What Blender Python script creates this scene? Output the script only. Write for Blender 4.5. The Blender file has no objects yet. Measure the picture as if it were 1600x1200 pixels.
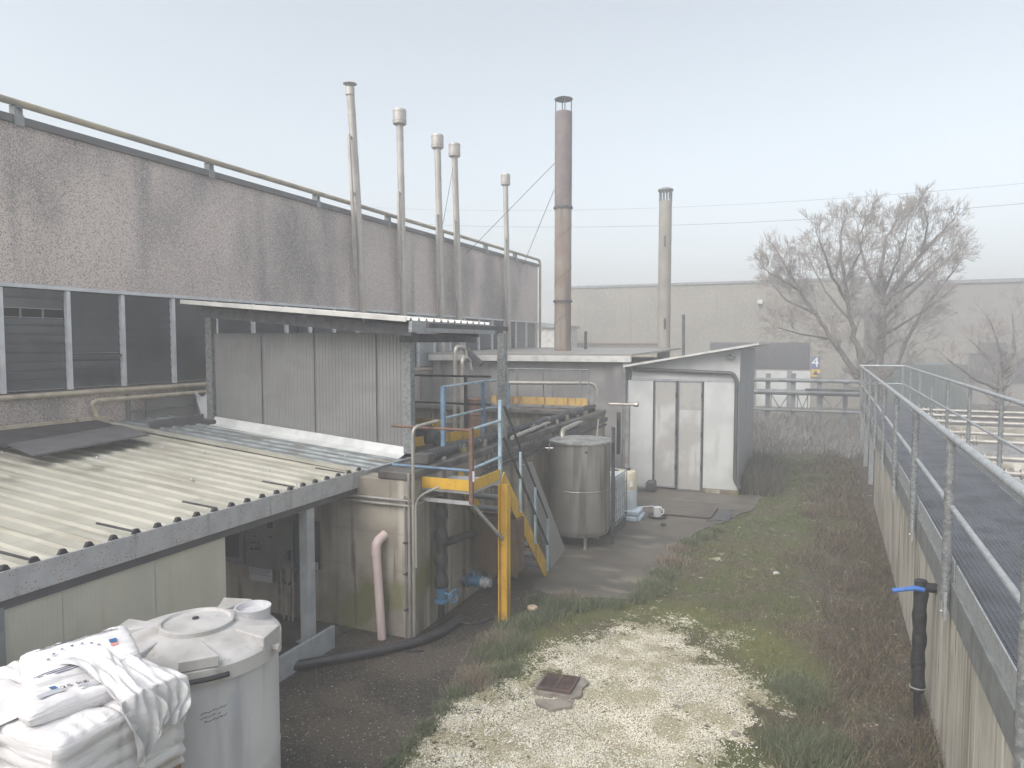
import bpy, bmesh, math, random
import numpy as np
from mathutils import Vector, Matrix
random.seed(7)
rng = np.random.default_rng(11)
R_ = math.radians
scene = bpy.context.scene
col = scene.collection

# ------------------------------------------------------------------ camera, light
EYE = 3.5; FPX = 1110.0; YAW = R_(22.95); PIT = R_(3.35)
cd = bpy.data.cameras.new("camera"); cam = bpy.data.objects.new("camera", cd); col.objects.link(cam)
cd.sensor_width = 36; cd.lens = 36 * FPX / 1600; cd.clip_start = .05; cd.clip_end = 2000
cam.location = (0, 0, EYE); cam.rotation_euler = (R_(90) - PIT, 0, YAW)
scene.camera = cam

SUN_EL, SUN_AZ = R_(48), R_(-158)            # azimuth clockwise from +Y
w = bpy.data.worlds.new("World"); scene.world = w; w.use_nodes = True
nt = w.node_tree; nt.nodes.clear()
sky = nt.nodes.new('ShaderNodeTexSky'); sky.sky_type = 'NISHITA'; sky.sun_disc = False
sky.sun_elevation = SUN_EL; sky.sun_rotation = SUN_AZ
sky.air_density = 1.0; sky.dust_density = 4.5; sky.ozone_density = 1.0
hs = nt.nodes.new('ShaderNodeHueSaturation'); hs.inputs['Saturation'].default_value = .36; hs.inputs['Hue'].default_value = .478
bg = nt.nodes.new('ShaderNodeBackground'); bg.inputs[1].default_value = .15
wo = nt.nodes.new('ShaderNodeOutputWorld')
nt.links.new(sky.outputs[0], hs.inputs['Color']); nt.links.new(hs.outputs[0], bg.inputs[0]); nt.links.new(bg.outputs[0], wo.inputs[0])
sl = bpy.data.lights.new("sun", 'SUN'); sl.energy = .65; sl.angle = R_(70); sl.color = (1, .96, .9)
so = bpy.data.objects.new("sun", sl); col.objects.link(so)
sd = Vector((math.sin(SUN_AZ) * math.cos(SUN_EL), math.cos(SUN_AZ) * math.cos(SUN_EL), math.sin(SUN_EL)))
so.rotation_euler = sd.to_track_quat('Z', 'Y').to_euler(); so.location = (0, -5, 30)
scene.view_settings.view_transform = 'Standard'; scene.view_settings.look = 'None'
scene.view_settings.gamma = 1; scene.view_settings.exposure = .84
scene.cycles.volume_bounces = 3; scene.cycles.max_bounces = 8; scene.cycles.diffuse_bounces = 3
scene.cycles.use_denoising = True

# ------------------------------------------------------------------ measuring helpers
_R = (math.cos(YAW), math.sin(YAW), 0)
_F = (-math.sin(YAW) * math.cos(PIT), math.cos(YAW) * math.cos(PIT), -math.sin(PIT))
_U = (-math.sin(YAW) * math.sin(PIT), math.cos(YAW) * math.sin(PIT), math.cos(PIT))
def U(x, y, X=None, Y=None, Z=None, D=None):
    """a measured photo point turned into metres, given one known world coordinate"""
    d = [_F[i] * FPX + _R[i] * (x - 800) + _U[i] * (600 - y) for i in range(3)]
    t = X / d[0] if X is not None else Y / d[1] if Y is not None else (Z - EYE) / d[2] if Z is not None else D / FPX
    return Vector((d[0] * t, d[1] * t, EYE + d[2] * t))
WA = R_(1.17)
def W(x, y, z):                              # walkway axes -> world
    return Vector((x * math.cos(WA) + y * math.sin(WA), -x * math.sin(WA) + y * math.cos(WA), z))
def hsh(ix, iy, s):
    n = (ix.astype(np.int64) * 374761393 + iy.astype(np.int64) * 668265263 + s * 69069) & 0x7fffffff
    n = ((n ^ (n >> 13)) * 1274126177) & 0x7fffffff
    return ((n ^ (n >> 16)) & 0xffff) / 65535.0
def vn(x, y, s=0):
    x = np.asarray(x, float); y = np.asarray(y, float)
    ix = np.floor(x); iy = np.floor(y); fx = x - ix; fy = y - iy
    fx = fx * fx * (3 - 2 * fx); fy = fy * fy * (3 - 2 * fy)
    a = hsh(ix, iy, s); b = hsh(ix + 1, iy, s); c = hsh(ix, iy + 1, s); d = hsh(ix + 1, iy + 1, s)
    return (a * (1 - fx) + b * fx) * (1 - fy) + (c * (1 - fx) + d * fx) * fy
def fbm(x, y, s=0, o=4):
    t = 0; a = .5; f = 1
    for i in range(o):
        t = t + a * vn(np.asarray(x) * f, np.asarray(y) * f, s + i * 17); a *= .5; f *= 2.03
    return t
def sdist(px, py, poly):
    """signed distance to polygon, positive inside"""
    P = np.array([(p[0], p[1]) for p in poly]); n = len(P)
    ins = np.zeros(px.shape, bool); dm = np.full(px.shape, 1e9)
    for i in range(n):
        a = P[i]; b = P[(i + 1) % n]; e = b - a
        t = np.clip(((px - a[0]) * e[0] + (py - a[1]) * e[1]) / (e @ e + 1e-12), 0, 1)
        dm = np.minimum(dm, np.hypot(px - a[0] - t * e[0], py - a[1] - t * e[1]))
        c = (a[1] > py) != (b[1] > py)
        xi = (b[0] - a[0]) * (py - a[1]) / (b[1] - a[1] + 1e-12) + a[0]
        ins ^= c & (px < xi)
    return np.where(ins, dm, -dm)
def sstep(a, b, x):
    t = np.clip((x - a) / (b - a), 0, 1); return t * t * (3 - 2 * t)

# ------------------------------------------------------------------ materials
def M(name, c, rough=.6, metal=0., c2=None, n2=3., lo=.4, hi=.65, st=None, sp=None, bump=None, spec=None, rust=None):
    """procedural surface: base colour, blotches (c2), streaks st=(colour,(sx,sy,sz),lo,hi), speckle sp=(colour,scale,lo,hi), bump=(scale,strength)"""
    m = bpy.data.materials.new(name); m.use_nodes = True; t = m.node_tree; N = t.nodes; L = t.links
    b = N['Principled BSDF']; b.inputs['Roughness'].default_value = rough; b.inputs['Metallic'].default_value = metal
    if spec is not None: b.inputs['Specular IOR Level'].default_value = spec
    tc = N.new('ShaderNodeTexCoord'); co = tc.outputs['Object']
    def noise(sc, det=5, vec=None):
        n = N.new('ShaderNodeTexNoise'); n.inputs['Scale'].default_value = sc; n.inputs['Detail'].default_value = det
        L.new(vec or co, n.inputs['Vector']); return n.outputs['Fac']
    def ramp(f, a, z):
        r = N.new('ShaderNodeMapRange'); r.inputs[1].default_value = a; r.inputs[2].default_value = z; r.clamp = True
        r.interpolation_type = 'SMOOTHSTEP'
        L.new(f, r.inputs[0]); return r.outputs[0]
    def mix(fac, a, bb):
        x = N.new('ShaderNodeMix'); x.data_type = 'RGBA'; L.new(fac, x.inputs[0])
        for i, v in ((6, a), (7, bb)):
            if isinstance(v, tuple): x.inputs[i].default_value = (*v, 1)
            else: L.new(v, x.inputs[i])
        return x.outputs[2]
    c2 = c2 or tuple(v * .82 for v in c)
    cur = mix(ramp(noise(n2), lo, hi), c, c2)
    for s in ([] if st is None else st if isinstance(st, list) else [st]):
        mp = N.new('ShaderNodeMapping'); mp.inputs['Scale'].default_value = s[1]; L.new(co, mp.inputs[0])
        cur = mix(ramp(noise(1, 4, mp.outputs[0]), s[2], s[3]), cur, s[0])
    for s in ([] if sp is None else sp if isinstance(sp, list) else [sp]):
        v = N.new('ShaderNodeTexVoronoi'); v.inputs['Scale'].default_value = s[1]; L.new(co, v.inputs['Vector'])
        sx = N.new('ShaderNodeSeparateColor'); L.new(v.outputs['Color'], sx.inputs[0])
        cur = mix(ramp(sx.outputs[0], s[2], s[3]), cur, s[0])
    if rust:
        rm = N.new('ShaderNodeMath'); rm.operation = 'MULTIPLY'
        L.new(ramp(noise(rust[1], 8), rust[2], rust[2] + .05), rm.inputs[0]); L.new(ramp(noise(rust[1] * .13, 2), .42, .58), rm.inputs[1])
        cur = mix(rm.outputs[0], cur, rust[0])
    L.new(cur, b.inputs['Base Color'])
    rr = N.new('ShaderNodeMapRange'); rr.inputs[3].default_value = max(.05, rough - .12); rr.inputs[4].default_value = min(1, rough + .15)
    L.new(noise(n2 * 2.3), rr.inputs[0]); L.new(rr.outputs[0], b.inputs['Roughness'])
    if bump:
        bp = N.new('ShaderNodeBump'); bp.inputs['Strength'].default_value = bump[1]; bp.inputs['Distance'].default_value = .02
        bv = None
        if len(bump) > 2: bm_ = N.new('ShaderNodeMapping'); bm_.inputs['Scale'].default_value = bump[2]; L.new(co, bm_.inputs[0]); bv = bm_.outputs[0]
        L.new(noise(bump[0], 6, bv), bp.inputs['Height']); L.new(bp.outputs[0], b.inputs['Normal'])
    return m
G = {}
G['pebble'] = M('pebbledash', (.63, .535, .49), .9, c2=(.51, .44, .41), n2=.55, lo=.35, hi=.7,
    st=[((.21, .195, .19), (.5, .55, .3), .45, .68), ((.25, .23, .225), (1.2, 1.5, .2), .52, .72)],
    sp=[((.66, .58, .55), 105, .66, .95), ((.19, .17, .165), 95, .70, .95)], bump=(60, .4))
G['coping'] = M('dark_coping', (.1, .1, .105), .5, .3)
G['cream'] = M('cream_paint', (.50, .44, .33), .45, c2=(.38, .33, .25), n2=6, st=((.26, .21, .15), (6, 6, .8), .6, .75))
G['gaspipe'] = M('ochre_pipe', (.36, .31, .21), .5, c2=(.24, .21, .16), n2=3)
G['flue'] = M('stainless_flue', (.42, .40, .36), .42, .35, c2=(.34, .32, .29), n2=2.5, st=((.33, .30, .26), (8, 8, .5), .55, .72))
G['rustup'] = M('rusty_stack_top', (.15, .128, .125), .8, c2=(.20, .155, .14), n2=4, st=((.13, .10, .10), (7, 7, .4), .5, .65))
G['rustlow'] = M('rusty_stack_shaft', (.24, .21, .17), .75, c2=(.20, .145, .11), n2=1.6, st=((.15, .115, .095), (7, 7, .35), .52, .68))
G['beigestack'] = M('beige_stack', (.29, .275, .235), .7, c2=(.235, .225, .19), n2=1.5, st=((.25, .22, .18), (8, 8, .4), .55, .7))
G['galv'] = M('galvanised_steel', (.40, .42, .43), .48, .4, c2=(.31, .33, .34), n2=14, sp=((.46, .48, .49), 70, .5, 1.), st=((.23, .24, .25), (9, 9, 1), .58, .75))
G['galvdark'] = M('dull_galvanised_beam', (.24, .255, .25), .55, .3, c2=(.19, .2, .2), n2=5, st=((.15, .155, .15), (9, 9, 1), .56, .72))
G['galvpost'] = M('mottled_galvanised_post', (.235, .25, .25), .5, .35, c2=(.165, .175, .175), n2=16, lo=.42, hi=.58, sp=((.30, .315, .315), 60, .5, 1.), st=((.13, .135, .135), (9, 9, 1), .56, .72))
G['grating'] = M('dull_grating_steel', (.16, .175, .20), .5, .35, c2=(.12, .13, .15), n2=2)
G['galvrust'] = M('galvanised_fascia', (.42, .43, .44), .5, .2, c2=(.36, .37, .385), n2=5, rust=((.26, .12, .05), 75, .57), st=((.3, .31, .32), (3, 9, 1.5), .56, .72))
G['zinc'] = M('weathered_grey_sheet', (.26, .29, .30), .55, .2, c2=(.17, .19, .2), n2=4, st=((.13, .13, .11), (2, 9, 2), .52, .7))
G['creamroof'] = M('cream_roof_sheet', (.42, .41, .35), .6, c2=(.36, .35, .295), n2=2.2, st=[((.27, .255, .20), (.7, 11, 1), .52, .72), ((.22, .215, .17), (1.3, 1.1, 1), .58, .70)], bump=(8, .06))
G['creamwall'] = M('cream_cladding', (.51, .49, .415), .5, c2=(.45, .435, .37), n2=2, st=((.45, .43, .34), (14, 14, .6), .55, .75))
G['screen'] = M('ribbed_screen_sheet', (.27, .272, .268), .45, .25, c2=(.22, .22, .217), n2=1.1, st=((.235, .232, .225), (1.1, 1, 3.0), .52, .70))
G['flash'] = M('white_flashing', (.62, .64, .63), .5, c2=(.5, .52, .51), n2=4)
G['concrete'] = M('stained_concrete', (.32, .29, .24), .85, c2=(.22, .198, .16), n2=1.5, lo=.4, hi=.6, bump=(22, .25),
    st=[((.13, .10, .07), (3.2, 3.2, .25), .50, .63), ((.43, .40, .34), (4, 4, .35), .56, .70), ((.155, .155, .065), (1.1, 1.1, 1.1), .53, .66), ((.09, .08, .065), (6, 6, .5), .60, .70)])
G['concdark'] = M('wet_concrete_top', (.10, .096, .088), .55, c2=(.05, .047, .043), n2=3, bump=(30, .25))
G['wallconc'] = M('boarded_concrete', (.44, .415, .35), .85, c2=(.34, .32, .27), n2=1.6, bump=(24, .25),
    st=[((.22, .195, .155), (3, 5, .3), .52, .68), ((.26, .24, .19), (1.5, 1.5, 1.2), .50, .66), ((.60, .57, .49), (3, 12, .2), .53, .70), ((.2, .175, .14), (3, 22, .3), .60, .74), ((.06, .055, .045), (3, 13, .6), .64, .71)])
G['yellow'] = M('yellow_paint', (.60, .36, .035), .5, c2=(.50, .30, .03), n2=5, st=((.30, .18, .03), (9, 9, 1.2), .56, .74), rust=((.2, .1, .03), 40, .62))
G['yellowold'] = M('faded_yellow_paint', (.50, .33, .10), .6, c2=(.42, .27, .08), n2=4, st=((.2, .12, .05), (9, 9, 1.5), .5, .65))
G['blue'] = M('blue_paint', (.125, .22, .33), .5, c2=(.09, .16, .25), n2=9, rust=((.12, .07, .05), 30, .6))
G['palesteel'] = M('pale_blue_rail', (.36, .47, .53), .45, .2, c2=(.26, .36, .42), n2=8)
G['rusty'] = M('rusty_steel', (.13, .075, .055), .8, c2=(.18, .10, .07), n2=12)
G['darksteel'] = M('dark_steel', (.085, .09, .095), .55, .3, c2=(.05, .05, .055), n2=8)
G['greysteel'] = M('grey_painted_steel', (.21, .225, .23), .5, .1, c2=(.15, .16, .165), n2=4, st=((.12, .12, .12), (8, 8, 1), .6, .75))
G['postlight'] = M('pale_grey_post', (.40, .43, .45), .45, .2, c2=(.32, .34, .36), n2=5)
G['black'] = M('black_insulation', (.016, .016, .018), .62, c2=(.03, .03, .032), n2=14, bump=(26, .7))
G['blackpipe'] = M('black_plastic_pipe', (.018, .018, .02), .35, c2=(.035, .035, .04), n2=6)
G['frosty'] = M('frosted_black_pipe', (.035, .036, .04), .6, c2=(.30, .30, .31), n2=9, lo=.58, hi=.74, bump=(30, .8))
G['pink'] = M('pink_plastic_pipe', (.60, .49, .47), .5, c2=(.52, .42, .40), n2=3, st=((.38, .3, .28), (9, 9, .6), .6, .75))
G['conduit'] = M('grey_conduit', (.27, .26, .24), .55, c2=(.19, .18, .165), n2=5)
G['inox'] = M('stainless_tank', (.50, .485, .46), .40, .85, c2=(.42, .41, .39), n2=1.6, st=((.24, .235, .22), (5, 5, .35), .5, .66)  )
G['inoxpipe'] = M('stainless_pipe', (.42, .40, .355), .38, .5, c2=(.34, .32, .285), n2=5)
G['membrane'] = M('black_membrane', (.035, .032, .036), .7, c2=(.055, .05, .055), n2=3, bump=(6, .15))
G['greyboard'] = M('grey_board', (.12, .115, .125), .6, c2=(.09, .088, .095), n2=3)
G['plastic'] = M('white_polyethylene', (.50, .505, .52), .45, c2=(.43, .43, .445), n2=1.7, st=[((.33, .34, .36), (5, 5, .45), .53, .70), ((.30, .345, .43), (1.6, 1.6, .8), .60, .70)])
G['plasticlid'] = M('grimy_white_lid', (.47, .465, .46), .5, c2=(.35, .34, .325), n2=3.5, lo=.42, hi=.66, st=((.33, .31, .28), (9, 9, 9), .60, .74))
G['sack'] = M('white_woven_sack', (.72, .71, .71), .5, c2=(.62, .61, .62), n2=4, bump=(22, .55, (.35, .35, 4)))
G['film'] = M('white_plastic_film', (.62, .62, .625), .35, c2=(.53, .53, .54), n2=5, bump=(14, .55))
G['wood'] = M('pallet_wood', (.24, .155, .08), .8, c2=(.15, .09, .05), n2=4, st=((.09, .055, .03), (2, 12, 12), .5, .7))
G['ink'] = M('blue_grey_ink', (.09, .11, .18), .7)
G['inkdark'] = M('dark_ink', (.03, .03, .05), .7)
G['inkblue'] = M('blue_ink', (.03, .12, .30), .7)
G['inkred'] = M('faded_red_ink', (.55, .25, .22), .7)
G['inkgrey'] = M('pale_grey_ink', (.48, .5, .54), .7)
G['glass'] = M('dark_louvre_glass', (.06, .066, .078), .1, c2=(.10, .11, .12), n2=1.1, spec=.8)
G['glasspale'] = M('pale_louvre_glass', (.42, .45, .46), .3, c2=(.34, .37, .38), n2=2)
G['void'] = M('painted_interior_shade', (.012, .012, .013), .9)  # near-black colour that stands in for shade inside openings
G['white'] = M('white_window_frame', (.62, .64, .66), .5, c2=(.52, .54, .56), n2=5)
G['slatedge'] = M('louvre_edge', (.34, .36, .38), .4)
G['greypanel'] = M('grey_wall_panel', (.25, .245, .23), .6, c2=(.215, .21, .2), n2=1.3)
G['shedwhite'] = M('white_shed_panel', (.52, .535, .525), .5, c2=(.44, .455, .445), n2=1.5, st=((.44, .45, .44), (4, 4, .5), .56, .74))
G['shedbeige'] = M('worn_door_sheet', (.36, .355, .335), .6, c2=(.49, .49, .48), n2=1.2, lo=.45, hi=.6, st=((.36, .35, .33), (10, 10, .6), .58, .72))
G['shedgrey'] = M('grey_shed_side', (.33, .345, .35), .55, c2=(.28, .295, .3), n2=2, st=((.22, .23, .235), (9, 9, .4), .55, .72))
G['lowwall'] = M('grey_render', (.27, .265, .26), .85, c2=(.18, .178, .176), n2=1.1, st=((.13, .125, .12), (2, 2, .4), .56, .7))
G['gutter'] = M('pale_gutter', (.55, .55, .52), .5, c2=(.42, .42, .4), n2=4)
G['farwall'] = M('beige_far_wall', (.235, .22, .185), .9, c2=(.20, .188, .16), n2=.5, sp=((.28, .265, .23), 14, .7, .9))
G['farjoint'] = M('far_joint', (.27, .255, .22), .9)
G['farwallb'] = M('grey_far_wall', (.22, .21, .19), .9, c2=(.19, .183, .165), n2=.4)
G['farglass'] = M('far_dark_glazing', (.06, .06, .07), .3)
G['green'] = M('green_sheeting', (.115, .155, .14), .7, c2=(.14, .18, .165), n2=2)
G['bark'] = M('grey_bark', (.17, .155, .14), .9, c2=(.12, .108, .095), n2=9, bump=(30, .5))
G['twig'] = M('hazy_twig_bark', (.24, .215, .195), .9, c2=(.31, .28, .255), n2=5)  # crown tone lightened, so part of the haze is in the colour
G['iron'] = M('cast_iron', (.075, .055, .055), .6, .2, c2=(.12, .08, .065), n2=9)
G['mortar'] = M('drain_surround', (.24, .22, .19), .9, c2=(.17, .155, .13), n2=8, bump=(40, .4))
G['terracotta'] = M('pale_clay_lid', (.52, .40, .29), .7, c2=(.44, .33, .24), n2=8)
G['bluehandle'] = M('blue_plastic_handle', (.05, .16, .48), .4, c2=(.04, .13, .38), n2=9)
G['valveblue'] = M('blue_valve_paint', (.055, .16, .27), .5, c2=(.04, .11, .18), n2=9)
G['paper'] = M('paper_notice', (.45, .45, .47), .7)
G['cabinet'] = M('grey_cabinet', (.16, .16, .15), .5, c2=(.13, .13, .12), n2=3)
G['cabdark'] = M('dark_cabinet_door', (.04, .042, .048), .35)
G['tote'] = M('tote_plastic', (.62, .68, .70), .35, c2=(.52, .58, .6), n2=3)
G['carton'] = M('pale_blue_can', (.55, .63, .70), .5, c2=(.46, .54, .62), n2=5)
G['drumyellow'] = M('yellowed_plastic', (.60, .55, .42), .5, c2=(.5, .45, .33), n2=4)
G['brown'] = M('rust_brown_sheet', (.13, .085, .05), .7, c2=(.095, .06, .035), n2=3, st=((.17, .12, .06), (6, 6, .8), .55, .7))
G['water'] = M('dark_basin_water', (.03, .03, .027), .12, c2=(.045, .04, .03), n2=2, bump=(4, .05))
G['sludge'] = M('grey_basin_water', (.20, .21, .23), .18, c2=(.30, .31, .33), n2=1.5, bump=(5, .1))
G['signblue'] = M('blue_sign', (.06, .13, .28), .5)
G['signyellow'] = M('yellow_sign', (.62, .42, .06), .5)
G['signwhite'] = M('white_lettering', (.8, .8, .8), .5)

# ------------------------------------------------------------------ mesh building
class MB:
    def __init__(s): s.v = []; s.f = []
    def add(s, vs, fs):
        o = len(s.v); s.v += [Vector(v) for v in vs]; s.f += [tuple(o + i for i in f) for f in fs]; return s
    def box(s, a, b, m=None):
        x0, y0, z0 = a; x1, y1, z1 = b
        vs = [Vector(p) for p in ((x0, y0, z0), (x1, y0, z0), (x1, y1, z0), (x0, y1, z0), (x0, y0, z1), (x1, y0, z1), (x1, y1, z1), (x0, y1, z1))]
        if m: vs = [m @ v for v in vs]
        return s.add(vs, [(3, 2, 1, 0), (4, 5, 6, 7), (0, 1, 5, 4), (1, 2, 6, 5), (2, 3, 7, 6), (3, 0, 4, 7)])
    def bar(s, p, q, w, h, up=(0, 0, 1)):
        """rectangular bar from p to q"""
        p = Vector(p); q = Vector(q); d = (q - p).normalized(); u = Vector(up)
        if abs(d.dot(u)) > .95: u = Vector((0, 1, 0))
        r = d.cross(u).normalized(); u = r.cross(d)
        vs = [c + r * a * w / 2 + u * b * h / 2 for c in (p, q) for a, b in ((-1, -1), (1, -1), (1, 1), (-1, 1))]
        return s.add(vs, [(0, 1, 2, 3), (7, 6, 5, 4), (1, 0, 4, 5), (2, 1, 5, 6), (3, 2, 6, 7), (0, 3, 7, 4)])
    def tube(s, pts, r, n=10, caps=True):
        pts = [Vector(p) for p in pts]; k = len(pts)
        rs = r if isinstance(r, (list, tuple)) else [r] * k
        prev = None; o = len(s.v)
        for i, p in enumerate(pts):
            d = (pts[min(i + 1, k - 1)] - pts[max(i - 1, 0)]).normalized()
            if prev is None:
                a = Vector((0, 0, 1)) if abs(d.z) < .9 else Vector((1, 0, 0)); e = d.cross(a).normalized()
            else:
                e = (prev - d * prev.dot(d)); e = e.normalized() if e.length > 1e-6 else d.orthogonal().normalized()
            prev = e; g = d.cross(e)
            for j in range(n):
                t = 2 * math.pi * j / n; s.v.append(p + (e * math.cos(t) + g * math.sin(t)) * rs[i])
        for i in range(k - 1):
            for j in range(n):
                a = o + i * n + j; b = o + i * n + (j + 1) % n; s.f.append((a, b, b + n, a + n))
        if caps:
            s.f.append(tuple(o + j for j in reversed(range(n)))); s.f.append(tuple(o + (k - 1) * n + j for j in range(n)))
        return s
    def lathe(s, prof, c, n=40):
        """prof: (radius, z) list turned about the vertical through c"""
        c = Vector(c); o = len(s.v)
        for r, z in prof:
            for j in range(n):
                t = 2 * math.pi * j / n; s.v.append(c + Vector((r * math.cos(t), r * math.sin(t), z)))
        for i in range(len(prof) - 1):
            for j in range(n):
                a = o + i * n + j; b = o + i * n + (j + 1) % n; s.f.append((a, b, b + n, a + n))
        s.f.append(tuple(o + j for j in reversed(range(n)))); s.f.append(tuple(o + (len(prof) - 1) * n + j for j in range(n)))
        return s
    def prism(s, poly, d):
        """flat polygon pushed along d"""
        d = Vector(d); p = [Vector(a) for a in poly]; n = len(p)
        return s.add(p + [a + d for a in p], [tuple(reversed(range(n))), tuple(range(n, 2 * n))] + [(i, (i + 1) % n, (i + 1) % n + n, i + n) for i in range(n)])
    def grid(s, fn, nu, nv):
        o = len(s.v)
        for i in range(nu + 1):
            for j in range(nv + 1): s.v.append(Vector(fn(i / nu, j / nv)))
        for i in range(nu):
            for j in range(nv):
                a = o + i * (nv + 1) + j; s.f.append((a, a + nv + 1, a + nv + 2, a + 1))
        return s
    def sheet(s, fn, nu, nv, th):
        """grid surface given a thickness along -normal-ish vector th"""
        th = Vector(th); o = len(s.v); s.grid(fn, nu, nv); m = len(s.v) - o
        top = s.v[o:o + m]; s.v += [v + th for v in top]
        s.f += [tuple(i + m for i in reversed(f)) for f in s.f[-nu * nv:]]
        e = [(i * (nv + 1), (i + 1) * (nv + 1)) for i in range(nu)] + [(nu * (nv + 1) + j, nu * (nv + 1) + j + 1) for j in range(nv)] \
            + [((i + 1) * (nv + 1) + nv, i * (nv + 1) + nv) for i in range(nu)] + [(j + 1, j) for j in range(nv)]
        s.f += [(o + b, o + a, o + a + m, o + b + m) for a, b in e]
        return s
    def build(s, name, mat, parent=None, smooth=35, bevel=0, label=None):
        me = bpy.data.meshes.new(name); off = Vector(ORG.get(parent.name, (0, 0, 0))) if parent else Vector()
        me.from_pydata([v - off for v in s.v], [], s.f)
        me.materials.append(G[mat] if isinstance(mat, str) else mat)
        if smooth:
            me.shade_smooth(); me.set_sharp_from_angle(angle=R_(smooth))
        me.update()
        bm = bmesh.new(); bm.from_mesh(me); bmesh.ops.recalc_face_normals(bm, faces=bm.faces); bm.to_mesh(me); bm.free()
        o = bpy.data.objects.new(name, me); col.objects.link(o)
        if parent: o.parent = parent; ORG[o.name] = tuple(off)
        if bevel:
            b = o.modifiers.new('bevel', 'BEVEL'); b.width = bevel; b.segments = 2; b.limit_method = 'ANGLE'
        if label: o['label'] = label
        return o
ORG = {}
def T(name, label, cat, loc, group=None):
    o = bpy.data.objects.new(name, None); col.objects.link(o); o.location = loc; o.empty_display_size = .1
    o['label'] = label; o['category'] = cat
    if group: o['group'] = group
    ORG[o.name] = tuple(loc); return o
def tag(o, label, cat, group=None, kind=None):
    o['label'] = label; o['category'] = cat
    if group: o['group'] = group
    if kind: o['kind'] = kind
    return o
def struct(o, kind='structure', label=None):
    o['kind'] = kind
    if label: o['label'] = label
    return o
def arc(c, a, b, r, n=6):
    """points of a bend at corner c between directions a and b"""
    c = Vector(c); a = Vector(a).normalized(); b = Vector(b).normalized()
    p0 = c + a * r; p1 = c + b * r
    return [(1 - t) ** 2 * p0 + 2 * t * (1 - t) * c + t * t * p1 for t in (i / n for i in range(n + 1))]
def bent(pts, r=.12):
    pts = [Vector(p) for p in pts]; out = [pts[0]]
    for i in range(1, len(pts) - 1):
        rr = min(r, (pts[i - 1] - pts[i]).length * .45, (pts[i + 1] - pts[i]).length * .45)
        out += arc(pts[i], pts[i - 1] - pts[i], pts[i + 1] - pts[i], rr)
    return out + [pts[-1]]
def corr(p0, du, dv, Lu, Lv, pitch, h, th=.004, rib=.3, up=(0, 0, 1)):
    """trapezoidal sheet: ribs run along du, spaced along dv"""
    p0 = Vector(p0); du = Vector(du); dv = Vector(dv); up = Vector(up); prof = []
    k = int(round(Lv / pitch))
    for i in range(k):
        b = i * pitch; prof += [(b, 0), (b + pitch * (1 - rib) * .5, 0), (b + pitch * (1 - rib * .5) * .5 + 0, h), (b + pitch * (1 + rib * .5) * .5, h), (b + pitch * (1 + rib) * .5, 0)]
    prof.append((k * pitch, 0)); m = MB(); n = len(prof)
    vs = [p0 + du * (Lu * e) + dv * a + up * (z - t) for e in (0, 1) for t in (0, th) for a, z in prof]
    fs = []
    for i in range(n - 1):
        fs += [(i, i + 1, 2 * n + i + 1, 2 * n + i), (n + i + 1, n + i, 3 * n + i, 3 * n + i + 1), (i + 1, i, n + i, n + i + 1), (2 * n + i, 2 * n + i + 1, 3 * n + i + 1, 3 * n + i)]
    fs += [(0, 2 * n, 3 * n, n), (2 * n - 1, 4 * n - 1, 3 * n - 1, n - 1)]
    return m.add(vs, fs)
def text(s, name, mat, parent, loc, rot, size, ext=.001):
    cu = bpy.data.curves.new(name, 'FONT'); cu.body = s; cu.size = size; cu.extrude = ext; cu.align_x = 'CENTER'; cu.align_y = 'CENTER'
    cu.materials.append(G[mat]); o = bpy.data.objects.new(name, cu); col.objects.link(o)
    bpy.context.view_layer.update(); me = bpy.data.meshes.new_from_object(o); bpy.data.objects.remove(o); o = bpy.data.objects.new(name, me); col.objects.link(o)
    off = Vector(ORG.get(parent.name, (0, 0, 0))); o.parent = parent; o.location = Vector(loc) - off; o.rotation_euler = rot
    return o

# ------------------------------------------------------------------ ground
def poly(pts): return [U(x, y, Z=0) for x, y in pts]
GRAVEL = poly([(600, 1215), (640, 1175), (690, 1125), (745, 1085), (800, 1055), (860, 1030), (905, 995), (960, 968), (1010, 955), (1075, 958), (1120, 985), (1120, 1020), (1150, 1050), (1205, 1080), (1228, 1110), (1215, 1165), (1190, 1215), (1120, 1500), (300, 1500)])
SCRAP = [poly([(1108, 876), (1130, 862), (1140, 857), (1133, 866), (1116, 880)])]
MOSSY = poly([(800, 1050), (830, 990), (900, 950), (980, 935), (1100, 930), (1240, 1000), (1280, 1090), (1260, 1200), (1200, 1400), (1140, 1300), (1225, 1100), (1100, 1000), (960, 970)])
ASPH = poly([(430, 1600), (605, 1205), (650, 1150), (690, 1105), (730, 1062), (770, 1012), (800, 972), (830, 945), (860, 925), (870, 905)]) + [Vector((-4.0, 11, 0)), Vector((-4.4, 11, 0)), Vector((-9, 7.3, 0)), Vector((-9, 2, 0))]
SLAB = poly([(858, 930), (915, 936), (985, 938), (1015, 922), (1038, 895), (1062, 868), (1075, 845), (1100, 826), (1140, 812), (1172, 800), (1190, 780)]) + [Vector((-1.0, 17.1, 0)), Vector((-9.5, 17.1, 0)), Vector((-9.5, 10.2, 0)), Vector((-4.0, 9.6, 0))]
def axis(lo, hi, step, outer):
    a = np.arange(lo, hi + 1e-6, step); return np.concatenate([sorted(-o for o in outer if -o < lo), a, [o for o in outer if o > hi]])
gx = np.concatenate([[-150, -80, -40, -20, -10], np.arange(-5.5, 1.6, .06), [4, 10, 20, 40, 80, 150]])
gy = np.concatenate([[-60, -20, -5, 1], np.arange(3.5, 17, .07), np.arange(17, 27, .2), [30, 40, 60, 100, 150]])
X, Y = np.meshgrid(gx, gy, indexing='ij')
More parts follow.
